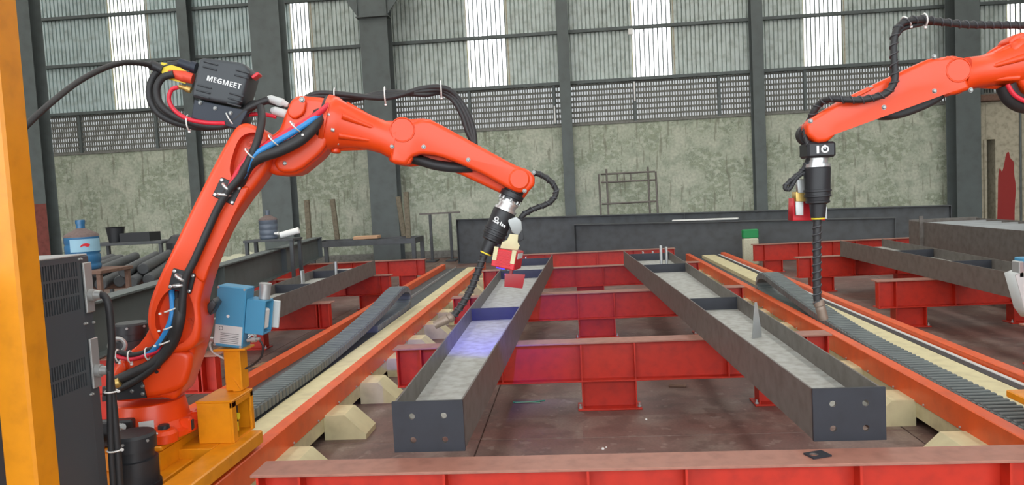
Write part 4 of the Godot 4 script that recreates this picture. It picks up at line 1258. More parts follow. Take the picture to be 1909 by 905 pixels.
	ring(ll, Vector3(-0.05, 0.12, 0.0625), Vector3.BACK, 0.012, 0.0015, 16, 4)
	put("label_print", done(ll), M.cabinet, p, tilt)
	put("maker_mark", lathem(Vector3(-0.01, 0.20, 0.06), Vector3.BACK, [[0, 0.010], [0.002, 0.010]], 12), M.white, p, tilt)
	for q in [[-0.085, 0.38], [0.085, 0.38], [-0.085, 0.01], [0.085, 0.01]]:
		put("screw", lathem(Vector3(q[0], q[1], 0.06), Vector3.BACK, [[0, 0.008], [0.004, 0.008]], 8), M.zinc, p, tilt)
	put("side_hood", bx(0.097, 0.22, 0.10, 0.32, 0.03, 0.045, 0.002), M.blue, p, tilt)
	put("hood_floor", bx(0.097, 0.22, 0.10, 0.112, -0.08, 0.03, 0.002), M.blue, p, tilt)
	put("hood_top", bx(0.097, 0.22, 0.308, 0.32, -0.08, 0.03, 0.002), M.blue, p, tilt)
	put("hood_back", bx(0.097, 0.22, 0.112, 0.308, -0.09, -0.08, 0.002), M.blue, p, tilt)
	put("white_module", bx(0.12, 0.212, 0.13, 0.26, -0.06, 0.02, 0.008), M.white, p, tilt)
	put("white_cover", bx(0.19, 0.25, 0.12, 0.30, -0.14, -0.12, 0.004), M.label_grey, p, tilt)
	put("canister", lathem(Vector3(0.18, 0.322, -0.03), Vector3.UP, [[0, 0.036], [0.085, 0.036], [0.085, 0.039], [0.1, 0.039]], 18), M.zinc, p, tilt)
	for y in [0.33, 0.345, 0.36]:
		hose("signal_wire", [Vector3(0.095, y, 0.0), Vector3(0.12, y + 0.02, 0.0), Vector3(0.14, y, -0.01), Vector3(0.135, 0.325, -0.01)], 0.005, M.white, p)
	put("cable_joint", lathem(Vector3(0.1, 0.32, 0.03), Vector3(1, 0.1, 0), [[0, 0.012], [0.03, 0.012], [0.03, 0.018], [0.06, 0.018], [0.06, 0.01], [0.085, 0.01]], 10), M.zinc, p)
	put("cable_joint", lathem(Vector3(-0.09, 0.33, 0.03), Vector3(-1, 0.1, 0), [[0, 0.012], [0.03, 0.012], [0.03, 0.016], [0.05, 0.016]], 10), M.zinc, p)
	hose("signal_cable", [Vector3(0.18, 0.32, 0.03), Vector3(0.2, 0.28, 0.03), Vector3(0.18, 0.21, 0.02), Vector3(0.12, 0.16, 0.0), Vector3(0.06, 0.13, 0.0)], 0.007, M.rubber, p)
	hose("signal_cable", [Vector3(-0.13, 0.33, 0.03), Vector3(-0.15, 0.3, 0.03), Vector3(-0.13, 0.25, 0.03), Vector3(-0.06, 0.2, 0.02)], 0.007, M.label_grey, p)

func robot_b():
	var r := thing("welding_robot", "second orange robot reaching in from the right with its torch hanging straight down", "robot", Vector3(2.95, 0.56, -4.3))
	# base, shoulder and lower arm stand beyond the frame
	var st := begin()
	lathe(st, Vector3.ZERO, Vector3.UP, [[0, 0.25], [0.035, 0.25], [0.06, 0.215], [0.11, 0.20], [0.17, 0.21], [0.19, 0.235], [0.215, 0.235]], 32)
	put("base", done(st), M.orange, r)
	put("shoulder", prismm(soften([Vector2(-0.2, 0.215), Vector2(0.22, 0.215), Vector2(0.2, 0.5), Vector2(0.12, 0.8), Vector2(-0.12, 0.82), Vector2(-0.2, 0.6)], 2), -0.24, 0.06, 0.035), M.orange, r)
	put("lower_arm", prismm(soften([Vector2(-0.13, 0.6), Vector2(0.0, 0.52), Vector2(0.15, 0.62), Vector2(0.14, 0.9), Vector2(0.0, 1.4), Vector2(-0.14, 1.9), Vector2(-0.26, 2.06), Vector2(-0.38, 2.0), Vector2(-0.36, 1.8), Vector2(-0.22, 1.3)], 2), -0.02, 0.2, 0.03), M.orange, r)
	put("elbow_housing", prismm(soften([Vector2(-0.618,1.995), Vector2(-0.551,2.035), Vector2(-0.338,2.038), Vector2(-0.246,1.893), Vector2(-0.313,1.675), Vector2(-0.473,1.668), Vector2(-0.585,1.804)], 1, 0.15), -0.16, 0.1, 0.03), M.orange, r)
	put("elbow_flange", prismm(soften([Vector2(-0.61,2.01), Vector2(-0.588,2.042), Vector2(-0.525,2.066), Vector2(-0.509,2.015), Vector2(-0.577,1.991)], 1), -0.06, 0.06, 0.01), M.orange, r)
	var V := Vector3.BACK
	var ft := begin()
	var secs := []
	for q in [[Vector3(-0.44,1.923,0), 0.16, 0.15], [Vector3(-0.522,1.92,0), 0.145, 0.14], [Vector3(-0.605,1.905,0), 0.115, 0.11], [Vector3(-0.688,1.882,0), 0.095, 0.095], [Vector3(-0.757,1.869,0), 0.09, 0.095], [Vector3(-0.827,1.856,0), 0.1, 0.105]]:
		secs.append([q[0], q[1], q[2], Vector3(0.25, 0.97, 0), V])
	loft(ft, secs, 2.6, 28)
	var fo := put("forearm_tube", done(ft), M.orange, r)
	for t in 7:
		var an := TAU * t / 7 + 0.6
		var dirp := Vector3(0.25, 0.97, 0) * cos(an) + V * sin(an)
		var c0: Vector3 = Vector3(-0.55,1.916,0)
		var c1: Vector3 = Vector3(-0.702,1.88,0)
		put("tube_rib", tubem([c0 + dirp * 0.13, c1 + dirp * 0.085], [0.022, 0.012], 6), M.orange, fo)
	var fc := put("forearm_casing", prismm(soften([Vector2(-0.817,1.773), Vector2(-0.833,1.814), Vector2(-0.849,1.882), Vector2(-0.867,1.928), Vector2(-0.924,1.96), Vector2(-0.965,1.94), Vector2(-1.006,1.956), Vector2(-1.176,1.886), Vector2(-1.458,1.767), Vector2(-1.637,1.672), Vector2(-1.671,1.637), Vector2(-1.667,1.579), Vector2(-1.618,1.533), Vector2(-1.558,1.538), Vector2(-1.51,1.581), Vector2(-1.481,1.608), Vector2(-1.29,1.694), Vector2(-1.123,1.764), Vector2(-1.008,1.779), Vector2(-0.918,1.746)], 1, 0.18), -0.02, 0.1, 0.022), M.orange, r)
	put("far_cheek", prismm(soften([Vector2(-0.773,1.768), Vector2(-0.765,1.944), Vector2(-0.828,1.977), Vector2(-0.905,1.971), Vector2(-1.063,1.91), Vector2(-1.387,1.781), Vector2(-1.61,1.669), Vector2(-1.652,1.641), Vector2(-1.654,1.563), Vector2(-1.619,1.53), Vector2(-1.551,1.557), Vector2(-1.417,1.627), Vector2(-1.211,1.723), Vector2(-1.037,1.754), Vector2(-0.922,1.771)], 1, 0.15), -0.12, -0.04, 0.02), M.orange, fc)
	put("joint_cap", lathem(Vector3(-0.883,1.876,0.098), V, [[-0.01, 0.06], [0.001, 0.06], [0.003, 0.056]], 30), M.orange, fc)
	put("cap_groove", ring_mesh(Vector3(-0.884,1.876,0.1), V, 0.062, 0.004), M.orange, fc)
	for q in [Vector3(-1.008,1.774,0.1), Vector3(-1.268,1.704,0.1), Vector3(-0.823,1.768,0.1), Vector3(-1.651,1.653,0.1), Vector3(-1.332,1.811,0.1), Vector3(-1.006,1.954,0.1)]:
		bolt_on(fc, q, V, 0.011)
	put("hand_hold", prismm(soften([Vector2(-1.425,1.775), Vector2(-1.325,1.82), Vector2(-1.32,1.806), Vector2(-1.415,1.76)], 1), 0.09, 0.115, 0.006), M.orange, fc)
	put("belly_cover", prismm(soften([Vector2(-1.295,1.678), Vector2(-1.224,1.737), Vector2(-1.097,1.793), Vector2(-0.953,1.79), Vector2(-0.917,1.742), Vector2(-1.001,1.695), Vector2(-1.088,1.663), Vector2(-1.166,1.642), Vector2(-1.251,1.646)], 2), -0.06, 0.05, 0.02), M.rubber, fc)
	put("joint_sleeve", lathem(Vector3(-1.627,1.588,-0.06), V, [[0, 0.06], [0.06, 0.06]], 18), M.rubber, fc)
	# wrist straight down
	var j: Vector3 = Vector3(-1.591,1.57,0)
	var e: Vector3 = Vector3(-1.593,1.116,0)
	var ax := (j - e).normalized()
	var k := (j - e).length() / 0.552
	var wr := wrist(r, Transform3D(Basis(ax.cross(V).normalized(), ax, V), j), k)
	put("wrist_housing", bx(-0.075, 0.075, -0.115, -0.03, -0.07, 0.09, 0.012), M.black, wr)
	var mk := begin()
	box(mk, Vector3(-0.022, -0.072, 0.0905), Vector3(0.013, 0.042, 0.004), 0.001)
	ring(mk, Vector3(0.016, -0.072, 0.0905), Vector3.BACK, 0.0165, 0.0055, 22, 5)
	box(mk, Vector3(0.016, -0.060, 0.0905), Vector3(0.008, 0.024, 0.004), 0.001)
	put("wrist_mark", done(mk), M.lettering, wr)
	var tp := sub("welding_torch", r)
	wrapped("gooseneck", [Vector3(-1.596,1.119,0), Vector3(-1.601,1.024,0), Vector3(-1.604,0.904,0), Vector3(-1.607,0.783,0), Vector3(-1.607,0.662,0), Vector3(-1.599,0.625,0)], 0.021, tp, 0.042)
	put("nozzle", lathem(Vector3(-1.604,0.662,0), Vector3(-1.574,0.552,0) - Vector3(-1.604,0.662,0), [[0, 0.024], [0.008, 0.03], [0.03, 0.03], [0.035, 0.026], [0.05, 0.028], [0.1, 0.026], [0.115, 0.024], [0.115, 0.016]], 16), M.copper, tp)
	var cb := sub("hose_package", r)
	wrapped("overhead_cable", [Vector3(-0.327,2.091,-0.05), Vector3(-0.485,2.107,-0.02), Vector3(-0.631,2.115,0), Vector3(-0.821,2.12,0.05), Vector3(-0.972,2.14,0.08), Vector3(-1.063,2.153,0.1), Vector3(-1.153,2.144,0.12), Vector3(-1.202,2.112,0.13), Vector3(-1.226,2.047,0.14), Vector3(-1.232,1.948,0.15), Vector3(-1.228,1.864,0.15), Vector3(-1.242,1.809,0.15), Vector3(-1.287,1.767,0.15), Vector3(-1.391,1.746,0.15), Vector3(-1.473,1.751,0.15), Vector3(-1.546,1.764,0.12), Vector3(-1.583,1.751,0.06), Vector3(-1.614,1.704,0.03), Vector3(-1.623,1.663,0)], 0.018, cb, 0.05)
	hose("overhead_cable", [Vector3(-0.935,2.131,0.06), Vector3(-1.022,2.14,0.07), Vector3(-1.113,2.125,0.09), Vector3(-1.167,2.11,0.1), Vector3(-1.199,2.077,0.11)], 0.014, M.rubber, cb)
	tie(cb, Vector3(-1.052,2.15,0.1), Vector3(1, 0.1, 0), 0.032)
	tie(cb, Vector3(-1.145,2.148,0.1), Vector3(0.8, 0.6, 0), 0.03)
	wrapped("wrist_cable", [Vector3(-1.623,1.672,0), Vector3(-1.662,1.619,0.03), Vector3(-1.664,1.552,0.06), Vector3(-1.646,1.499,0.06), Vector3(-1.649,1.442,0.02), Vector3(-1.673,1.391,0), Vector3(-1.712,1.358,0), Vector3(-1.759,1.318,0), Vector3(-1.766,1.295,0), Vector3(-1.742,1.294,0), Vector3(-1.703,1.351,0), Vector3(-1.659,1.379,0)], 0.012, cb, 0.04)
	hose("casing_cable", [Vector3(-0.62,1.785,0.05), Vector3(-0.596,1.727,0.05), Vector3(-0.552,1.69,0.05), Vector3(-0.484,1.675,0.05)], 0.05, M.rubber, cb)
	hose("red_hose", [Vector3(-0.644,1.784,0.11), Vector3(-0.613,1.731,0.11), Vector3(-0.562,1.695,0.11), Vector3(-0.506,1.68,0.11)], 0.012, M.hose_red, cb)
	# red scanner behind the torch
	var s := thing("laser_scanner", "red laser seam scanner with a brass bracket behind the straight hanging torch", "scanner", Vector3(2.95, 0.56, -4.3))
	put("body", prismm([Vector2(-1.695,1.236), Vector2(-1.514,1.215), Vector2(-1.519,1.102), Vector2(-1.702,1.108)], -0.2, -0.1, 0.006), M.scan_red, s)
	put("bracket", prismm([Vector2(-1.691,1.273), Vector2(-1.626,1.27), Vector2(-1.627,1.215), Vector2(-1.692,1.219)], -0.14, -0.06, 0.003), M.brass, s)
	put("bracket_plate", prismm([Vector2(-1.698,1.219), Vector2(-1.657,1.217), Vector2(-1.659,1.139), Vector2(-1.7,1.141)], -0.06, -0.04, 0.003), M.zinc, s)
	put("side_plate", prismm([Vector2(-1.549,1.182), Vector2(-1.529,1.181), Vector2(-1.53,1.114), Vector2(-1.551,1.115)], -0.1, -0.04, 0.002), M.zinc, s)
	put("arm", prismm([Vector2(-1.686,1.345), Vector2(-1.633,1.342), Vector2(-1.641,1.264), Vector2(-1.682,1.267)], -0.09, -0.05, 0.003), M.zinc, s)

func carriage_b():
	var c := thing("robot_carriage", "yellow carriage under the second robot at the far right of its rail", "carriage", Vector3(2.95, 0.36, -4.3))
	put("deck", bx(-0.36, 0.42, 0.15, 0.195, -0.45, 1.2, 0.006), M.yellow, c)
	put("pedestal", bx(-0.26, 0.33, 0.03, 0.15, -0.38, 0.36, 0.006), M.yellow, c)
	put("bearing_block", bx(0.0, 0.25, 0.0, 0.06, -0.3, 0.3, 0.006), M.black, c)
	var p := thing("sensor_head", "grey sensor box with a yellow warning triangle at the second carriage", "sensor", Vector3(2.814,1.128,-4.9))
	put("hood", prismm([Vector2(-0.09, 0.05), Vector2(-0.115, 0.12), Vector2(-0.06, -0.10), Vector2(-0.02, -0.16), Vector2(0.12, -0.16), Vector2(0.14, 0.14), Vector2(-0.06, 0.14), Vector2(-0.115, 0.12)].slice(1), -0.06, 0.06, 0.004), M.label_grey, p)
	put("blue_cap", bx(-0.06, 0.1, 0.14, 0.22, -0.05, 0.05, 0.006), M.blue, p)
	put("hinge", bx(-0.09, -0.06, 0.1, 0.2, -0.02, 0.06, 0.004), M.zinc, p)
	put("warning_triangle", prismm([Vector2(-0.05, 0.0), Vector2(0.03, 0.0), Vector2(-0.01, 0.07)], 0.06, 0.063), M.yellow_bit, p)
	put("warning_mark", prismm([Vector2(-0.025, 0.012), Vector2(0.005, 0.012), Vector2(-0.01, 0.05)], 0.063, 0.065), M.black, p)
	put("stalk", bx(0.0, 0.08, -0.72, -0.16, -0.04, 0.04, 0.004), M.yellow, p)


# ================================================================== background things
func girder(called: String, label: String, a: Vector3, b: Vector3, ha: float, hb: float, w: float, m: Material, ribs := 5) -> Node3D:
	# welded I girder standing upright, base from a to b, depth ha at a and hb at b
	var d := b - a
	var L := Vector2(d.x, d.z).length()
	var t := thing(called, label, "girder", a, atan2(-d.z, d.x))
	put("web", prismm([Vector2(0, 0.02), Vector2(L, 0.02), Vector2(L, hb - 0.02), Vector2(0, ha - 0.02)], -0.006, 0.006), m, t)
	put("bottom_flange", bx(0, L, 0, 0.02, -w / 2, w / 2, 0.003), m, t)
	put("top_flange", prismm([Vector2(0, ha - 0.02), Vector2(L, hb - 0.02), Vector2(L, hb), Vector2(0, ha)], -w / 2, w / 2), m, t)
	for i in ribs:
		var f := float(i) / (ribs - 1)
		var x := clampf(f * L, 0.01, L - 0.01)
		for s in [-1, 1]:
			put("stiffener", bx(x - 0.006, x + 0.006, 0.02, lerpf(ha, hb, f) - 0.02, s * 0.006, s * (w / 2 - 0.005)), m, t)
	return t

func build_clutter():
	# long dark girders in front of the back wall
	var g := girder("plate_girder", "very long dark plate girder lying in front of the mouldy wall", Vector3(-3.3, 0.0, -21.3), Vector3(9.2, 0.0, -19.2), 1.27, 1.1, 0.3, M.dark_steel, 3)
	for i in 8:
		for s in 2:
			put("bolt", lathem(Vector3(4.3 + s * 0.28, 0.25 + i * 0.12 * 0.8, 0.006), Vector3.BACK, [[0, 0.022], [0.012, 0.022], [0.014, 0.016]], 6), M.dark_steel, g)
	var g2 := girder("plate_girder", "shorter dark girder lying in front of the very long one", Vector3(0.05, 0.0, -20.1), Vector3(7.25, 0.0, -17.6), 1.02, 0.95, 0.28, M.dark_steel, 2)
	put("chalk_strip", bx(2.6, 4.2, 1.02, 1.05, -0.12, 0.08), M.white, g2)
	girder("plate_girder", "tapered grey roof girder lying left of the outer trestles behind the robot's lower arm", Vector3(-6.25, 0.6, -17.9), Vector3(-4.42, 0.6, -6.3), 0.5, 0.52, 0.22, M.column, 4)
	# dark section at the right, on the ground by the annex
	var rs := thing("steel_section", "large dark H-beam with upright end lug lying at the far right", "steel beam", Vector3(5.75, 0, -13.2), 0.0)
	put("flange", bx(0, 0.016, 0.62, 1.1, -0.2, 7.0), M.steel, rs)
	put("flange", bx(1.1, 1.116, 0.62, 1.1, -0.2, 7.0), M.steel, rs)
	put("web", bx(0.016, 1.1, 0.84, 0.852, -0.2, 7.0), M.steel, rs)
	put("end_plate", bx(0.0, 1.116, 0.6, 1.12, -0.22, -0.2), M.steel, rs)
	for i in 4:
		put("stiffener", bx(0.016, 1.1, 0.852, 1.08, 0.1 + i * 0.45, 0.112 + i * 0.45), M.zinc, rs)
	put("lug", bx(-0.06, 0.0, 0.6, 1.2, 0.3, 0.32), M.steel, rs)
	# leaning scaffold frame
	var sc := thing("scaffold_frame", "grey tubular scaffold frame leaning on the mouldy wall", "scaffold", Vector3(1.689,1.197,-23) * Vector3(1, 0, 1))
	var lean := Transform3D(Basis(Vector3.RIGHT, -0.1), Vector3.ZERO)
	for q in [[-0.85, 2.35], [-0.62, 2.5], [0.62, 2.5], [0.85, 2.35]]:
		put("upright", tubem([lean * Vector3(q[0], 0, 0.3), lean * Vector3(q[0], q[1], 0.3)], 0.03, 8), M.steel, sc)
	for y in [1.45, 2.1, 2.35]:
		put("rail", tubem([lean * Vector3(-0.8, y, 0.3), lean * Vector3(0.82, y, 0.3)], 0.028, 8), M.steel, sc)
	for xx in [-0.3, -0.1, 0.1]:
		put("rung", tubem([lean * Vector3(xx, 2.1, 0.3), lean * Vector3(xx, 2.35, 0.3)], 0.02, 6), M.steel, sc)
	# T-shaped trolley handle stand
	var ts := thing("tool_stand", "thin dark T-topped steel stand beside the long dark girder", "stand", Vector3(-3.974,-0.013,-22.3) * Vector3(1, 0, 1))
	for s in [-1, 1]:
		put("upright", bx(s * 0.3 - 0.04, s * 0.3 + 0.04, 0.05, 1.42, -0.04, 0.04, 0.004), M.dark_steel, ts)
		put("foot", bx(s * 0.3 - 0.15, s * 0.3 + 0.15, 0.0, 0.05, -0.3, 0.3, 0.006), M.dark_steel, ts)
	put("top_bar", bx(-0.62, 0.62, 1.42, 1.47, -0.04, 0.04, 0.004), M.steel, ts)
	# trestle table frame with four uprights
	var tf := thing("table_frame", "rusty steel table frame with tall square uprights before the wall", "frame", Vector3(-5.381,0.433,-19.4) * Vector3(1, 0, 1))
	put("side_rail", bx(-1.4, 1.35, 0.78, 0.92, 0.5, 0.56, 0.004), M.dark_steel, tf)
	put("side_rail", bx(-1.4, 1.35, 0.78, 0.92, -0.56, -0.5, 0.004), M.dark_steel, tf)
	for xx in [-1.4, 1.29]:
		put("end_rail", bx(xx, xx + 0.06, 0.78, 0.92, -0.5, 0.5), M.dark_steel, tf)
	for q in [[-1.35, 0.53], [1.3, 0.53], [-1.35, -0.53], [1.3, -0.53]]:
		put("leg", bx(q[0] - 0.05, q[0] + 0.05, 0, 0.78, q[1] - 0.05, q[1] + 0.05, 0.004), M.dark_steel, tf)
	for q in [[-1.42, 0.53, 2.02, 0.0], [-1.02, -0.53, 2.02, 0.06], [0.82, -0.53, 2.0, 0.09], [1.18, 0.53, 2.1, 0.0]]:
		put("upright", bx(-0.06, 0.06, 0.0, q[2] - 0.92, -0.05, 0.05, 0.004), M.upright, tf, Transform3D(Basis(Vector3.BACK, q[3]), Vector3(q[0], 0.92, q[1])))
	put("cardboard_lid", bx(-0.4, 0.25, 0.92, 1.0, -0.3, 0.1, 0.01), M.cardboard, tf)
	# blue water jug on a steel bench
	var bp: Vector3 = Vector3(-5.844,1.262,-8.5)
	var be := thing("steel_bench", "rusty steel bench under the blue water jug", "bench", Vector3(bp.x + 0.05, 0, -8.5))
	put("top", bx(-0.45, 0.35, bp.y - 0.04, bp.y, -0.35, 0.3, 0.005), M.rust, be)
	for q in [[-0.4, -0.3], [0.3, -0.3], [-0.4, 0.25], [0.3, 0.25]]:
		put("leg", bx(q[0] - 0.025, q[0] + 0.025, 0, bp.y - 0.04, q[1] - 0.025, q[1] + 0.025, 0.003), M.rust, be)
	jug("water_jug", "blue dusty water jug with a worn red label on a bench", bp, 0.19, 0.575, M.jug, true)
	# pile of round bars on a rack
	var ry := deg_to_rad(24)
	var rp := Vector3(-6.95, 0, -11.2)
	var ra := thing("bar_rack", "dark steel rack under the heap of round bars", "rack", rp, ry)
	for z in [-1.1, 1.25]:
		put("bearer", bx(-0.8, 0.7, 0.86, 0.94, z - 0.05, z + 0.05, 0.005), M.rust, ra)
		for xx in [-0.75, 0.65]:
			put("leg", bx(xx - 0.04, xx + 0.04, 0, 0.86, z - 0.04, z + 0.04, 0.004), M.rust, ra)
	var bars := [[-0.55, 0, -0.2], [-0.38, 0, 0.1], [-0.2, 0, -0.35], [-0.03, 0, 0.25], [0.15, 0, 0.0], [0.33, 0, 0.3], [0.5, 0, 0.05], [-0.465, 1, 0.0], [-0.29, 1, 0.35], [-0.115, 1, -0.1], [0.24, 1, 0.15], [0.415, 1, -0.2]]
	var bar := lathem(Vector3(0, 0, -1.5), Vector3(0, 0, 1), [[0, 0.066], [0.012, 0.076], [3.55, 0.076], [3.56, 0.066]], 14)
	for q in bars:
		var o := put("round_bar", bar, M.dark_steel, null, Transform3D(Basis(Vector3.UP, ry), rp) * at(q[0], 1.018 + q[1] * 0.129, q[2]))
		tag(o, "thick grey round steel bar heaped on the rack behind the water jug", "steel bar", "round bars on the rack")
	# bucket and dark boxes by the wall
	var bk: Vector3 = Vector3(-8.916,1.357,-14)
	var sh := thing("storage_shelf", "low dark shelf with scrap by the wall behind the round bars", "shelf", Vector3(bk.x + 0.25, 0, -14.0))
	put("top", bx(-0.7, 0.9, bk.y - 0.05, bk.y, -0.4, 0.4, 0.005), M.dark_steel, sh)
	for q in [[-0.65, -0.35], [0.85, -0.35], [-0.65, 0.35], [0.85, 0.35]]:
		put("leg", bx(q[0] - 0.03, q[0] + 0.03, 0, bk.y - 0.05, q[1] - 0.03, q[1] + 0.03), M.dark_steel, sh)
	var bu := put("scrap_bucket", lathem(Vector3.ZERO, Vector3.UP, [[0, 0.13], [0.28, 0.17], [0.3, 0.18], [0.3, 0.16], [0.1, 0.14]], 16), M.black, null, at(bk.x, bk.y, -14.0))
	tag(bu, "small black bucket on the low shelf by the wall", "bucket")
	var cr := thing("black_crate", "low open black crate next to the small bucket", "crate", Vector3(bk.x + 0.5, bk.y, -14.0))
	put("base", bx(-0.3, 0.3, 0, 0.02, -0.2, 0.2), M.black, cr)
	for q in [[-0.3, -0.28, -0.2, 0.2], [0.28, 0.3, -0.2, 0.2], [-0.28, 0.28, -0.2, -0.18], [-0.28, 0.28, 0.18, 0.2]]:
		put("side", bx(q[0], q[1], 0.02, 0.17, q[2], q[3]), M.black, cr)
	var dr: Vector3 = Vector3(-7.344,1.218,-13.5)
	var dm := put("rubber_drum", lathem(Vector3.ZERO, Vector3.UP, [[0, 0.25], [dr.y * 0.5, 0.27], [dr.y + 0.1, 0.25], [dr.y + 0.22, 0.16], [dr.y + 0.25, 0.1]], 18), M.black, null, at(dr.x, 0, -13.5))
	tag(dm, "dark domed drum half hidden behind the orange lower arm", "drum")
	# second jug on a bracket stand
	var jp: Vector3 = Vector3(-5.668,1.297,-13.6)
	var js := thing("jug_stand", "dark steel stand under the grey dusty water jug", "stand", Vector3(jp.x, 0, -13.6))
	put("top", bx(-0.4, 0.55, jp.y - 0.04, jp.y, -0.25, 0.25, 0.004), M.dark_steel, js)
	for q in [[-0.35, -0.2], [0.5, -0.2], [-0.35, 0.2], [0.5, 0.2]]:
		put("leg", bx(q[0] - 0.03, q[0] + 0.03, 0, jp.y - 0.04, q[1] - 0.03, q[1] + 0.03), M.dark_steel, js)
	var j2 := jug("water_jug", "grey dusty water jug with a small tap on a steel stand", jp, 0.17, 0.52, M.jug_dark, false)
	put("tap", lathem(Vector3(0.15, 0.1, 0.1), Vector3(1, 0, 0.2), [[0, 0.02], [0.06, 0.02], [0.06, 0.03], [0.09, 0.03]], 8), M.white, j2)
	var wp := put("white_pipe", tubem([Vector3(-0.14, 0.06, 0), Vector3(0.2, 0.14, -0.05)], 0.06, 12), M.white, null, at(jp.x + 0.4, jp.y, -13.5))
	tag(wp, "short white plastic pipe leaning beside the grey jug", "pipe")
	# crumpled plastic sheet
	var cs := begin()
	var nz := fbm(77, 3.0, 3)
	cs.set_smooth_group(-1)
	var cp: Vector3 = Vector3(-8.405,0.741,-19)
	for i in 14:
		for k in 8:
			var P := func(a: int, b: int) -> Vector3:
				var u := a / 14.0 * 2.4 - 1.2
				var v := b / 8.0 * 1.2 - 0.6
				return Vector3(u, maxf(0.0, cp.y - 0.1) * (1.0 - pow(absf(u) / 1.3, 4.0)) * (1.0 - pow(absf(v) / 0.62, 4.0)) + 0.22 * absf(nz.get_noise_2d(u * 1.3, v * 1.7)), v)
			quad(cs, P.call(i, k), P.call(i, k + 1), P.call(i + 1, k + 1), P.call(i + 1, k))
	var pl := put("plastic_sheet", done(cs), M.bag, null, at(cp.x, 0, -19.0))
	tag(pl, "crumpled pale plastic sheet heaped behind the tapered grey girder", "plastic sheet")
	# green-topped bag on the far trestle
	var gb := thing("paint_bag", "pale printed bag with a green top standing by the far trestles", "bag", Vector3(4.041,0,-17.645))
	var gh := 0.62
	put("body", bx(-0.17, 0.17, 0, gh, -0.1, 0.1, 0.03), M.bag, gb)
	put("green_top", bx(-0.175, 0.175, gh, gh + 0.2, -0.09, 0.09, 0.02), M.green, gb)
	# small things on the floor and on the front trestle
	var lp := holed_plate(0.10, 0.075, 0.008, [[-0.02, 0.0, 0.02]])
	lp.name = "loose_plate"
	add_child(lp)
	lp.transform = Transform3D(Basis(Vector3.UP, 0.35) * Basis(Vector3.RIGHT, -PI / 2), Vector3(1.101,0.594,-3.58) + Vector3(0, 0.0045, 0))
	tag(lp, "small loose steel plate with a hole lying on the red trestle", "steel plate")
	var gr := thing("green_scrap", "thin strips of green tape on the brown floor plates", "scrap", Vector3(-0.481,0,-6.721))
	put("strip", tubem(curve([Vector3(-0.14, 0.006, 0.0), Vector3(-0.05, 0.01, 0.02), Vector3(0.05, 0.006, 0.0), Vector3(0.15, 0.006, -0.03)], 4), 0.006, 5), M.green, gr)
	put("strip", tubem(curve([Vector3(-0.12, 0.006, 0.02), Vector3(0.0, 0.012, 0.03), Vector3(0.11, 0.006, 0.03)], 4), 0.005, 5), mat(Color("7aa060"), 0.7), gr)
	for q in [[Vector3(0.142,0,-5.435), 0.012], [Vector3(0.167,-0,-5.468), 0.007], [Vector3(0.524,-0,-6.118), 0.01]]:
		var ch := put("weld_chip", lathem(Vector3.ZERO, Vector3.UP, [[0, q[1]], [q[1] * 0.8, q[1] * 0.8], [q[1], q[1] * 0.3]], 7), M.white, null, at(q[0].x, 0, q[0].z))
		tag(ch, "tiny pale chip lying on the brown floor plates", "chip", "pale chips on the floor")
	var sp := put("wood_strip", boxm(Vector3(0.16, 0.02, 0.05), 0.004), M.rust, null, Transform3D(Basis(Vector3.UP, -0.2), Vector3(0.913,-0,-7.11) + Vector3(0, 0.0105, 0)))
	tag(sp, "short dark scrap of flat bar on the floor under the trestles", "scrap")
	var cbx := put("cardboard_sheet", prismm([Vector2(0, 0), Vector2(0.34, 0.05), Vector2(0.3, 0.32), Vector2(0.02, 0.26)], 0, 0.006), M.cardboard, null, Transform3D(Basis(Vector3.RIGHT, -PI / 2), Vector3(-3.881,-0,-8.538) + Vector3(0, 0.001, 0)))
	tag(cbx, "flat piece of cardboard on the floor behind the blue sensor head", "cardboard")

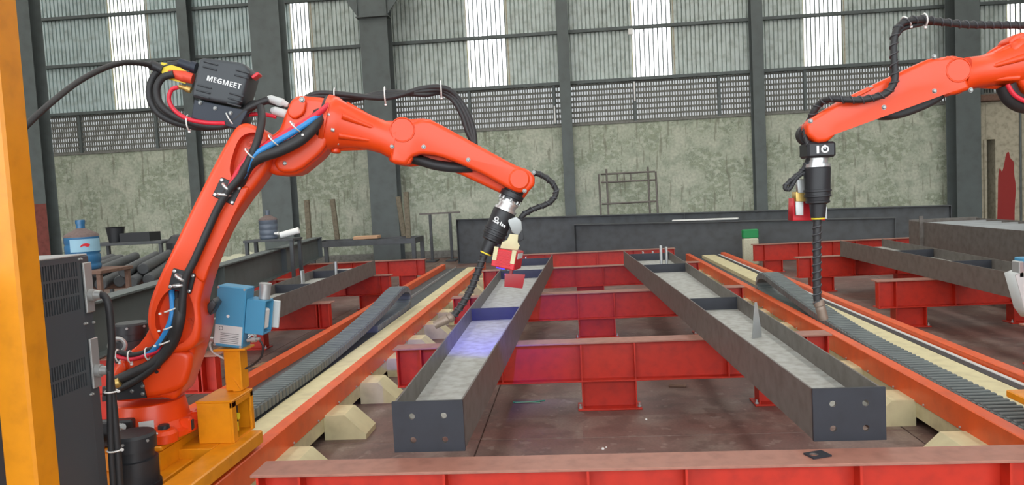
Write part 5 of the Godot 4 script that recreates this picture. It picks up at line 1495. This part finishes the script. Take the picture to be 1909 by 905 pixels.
func jug(called: String, label: String, p: Vector3, r: float, h: float, m: Material, with_label: bool) -> Node3D:
	var j := thing(called, label, "water jug", p)
	var st := begin()
	tube(st, [Vector3(0, 0, 0), Vector3(0, 0.02, 0), Vector3(0, h * 0.1, 0), Vector3(0, h * 0.13, 0), Vector3(0, h * 0.16, 0), Vector3(0, h * 0.3, 0), Vector3(0, h * 0.33, 0), Vector3(0, h * 0.36, 0), Vector3(0, h * 0.5, 0), Vector3(0, h * 0.53, 0), Vector3(0, h * 0.56, 0), Vector3(0, h * 0.68, 0)], [r * 0.9, r, r, r * 0.94, r, r, r * 0.94, r, r, r * 0.94, r, r], 22)
	put("body", done(st), m, j)
	var s3 := begin()
	tube(s3, [Vector3(0, h * 0.68, 0), Vector3(0, h * 0.73, 0), Vector3(0, h * 0.78, 0), Vector3(0, h * 0.82, 0), Vector3(0, h * 0.86, 0)], [r, r * 0.96, r * 0.72, r * 0.45, r * 0.26], 22)
	put("dusty_shoulder", done(s3), M.jug_dust, j)
	put("neck", lathem(Vector3(0, h * 0.85, 0), Vector3.UP, [[0, r * 0.25], [h * 0.12, r * 0.25]], 14), m, j)
	put("cap", lathem(Vector3(0, h * 0.95, 0), Vector3.UP, [[0, r * 0.28], [h * 0.08, r * 0.28], [h * 0.085, r * 0.22]], 14), m, j)
	if with_label:
		var s2 := begin()
		s2.set_smooth_group(1)
		for k in 10:
			var a0 := lerpf(-0.1, 1.9, k / 10.0)
			var a1 := lerpf(-0.1, 1.9, (k + 1) / 10.0)
			var rr := r * 1.012
			quad(s2, Vector3(sin(a0) * rr, h * 0.38, cos(a0) * rr), Vector3(sin(a0) * rr, h * 0.64, cos(a0) * rr), Vector3(sin(a1) * rr, h * 0.64, cos(a1) * rr), Vector3(sin(a1) * rr, h * 0.38, cos(a1) * rr))
		put("paper_label", done(s2), mat(Color("8fb6c8"), 0.6), j)
		put("label_mark", prismm(soften([Vector2(-0.06, 0.0), Vector2(-0.01, 0.02), Vector2(0.03, 0.0), Vector2(0.06, 0.03), Vector2(0.02, 0.05), Vector2(-0.03, 0.04)], 1), 0, 0.003), M.scan_red, j, Transform3D(Basis(Vector3.UP, 0.75), Vector3(sin(0.75) * r * 1.005, h * 0.47, cos(0.75) * r * 1.005)))
	return j
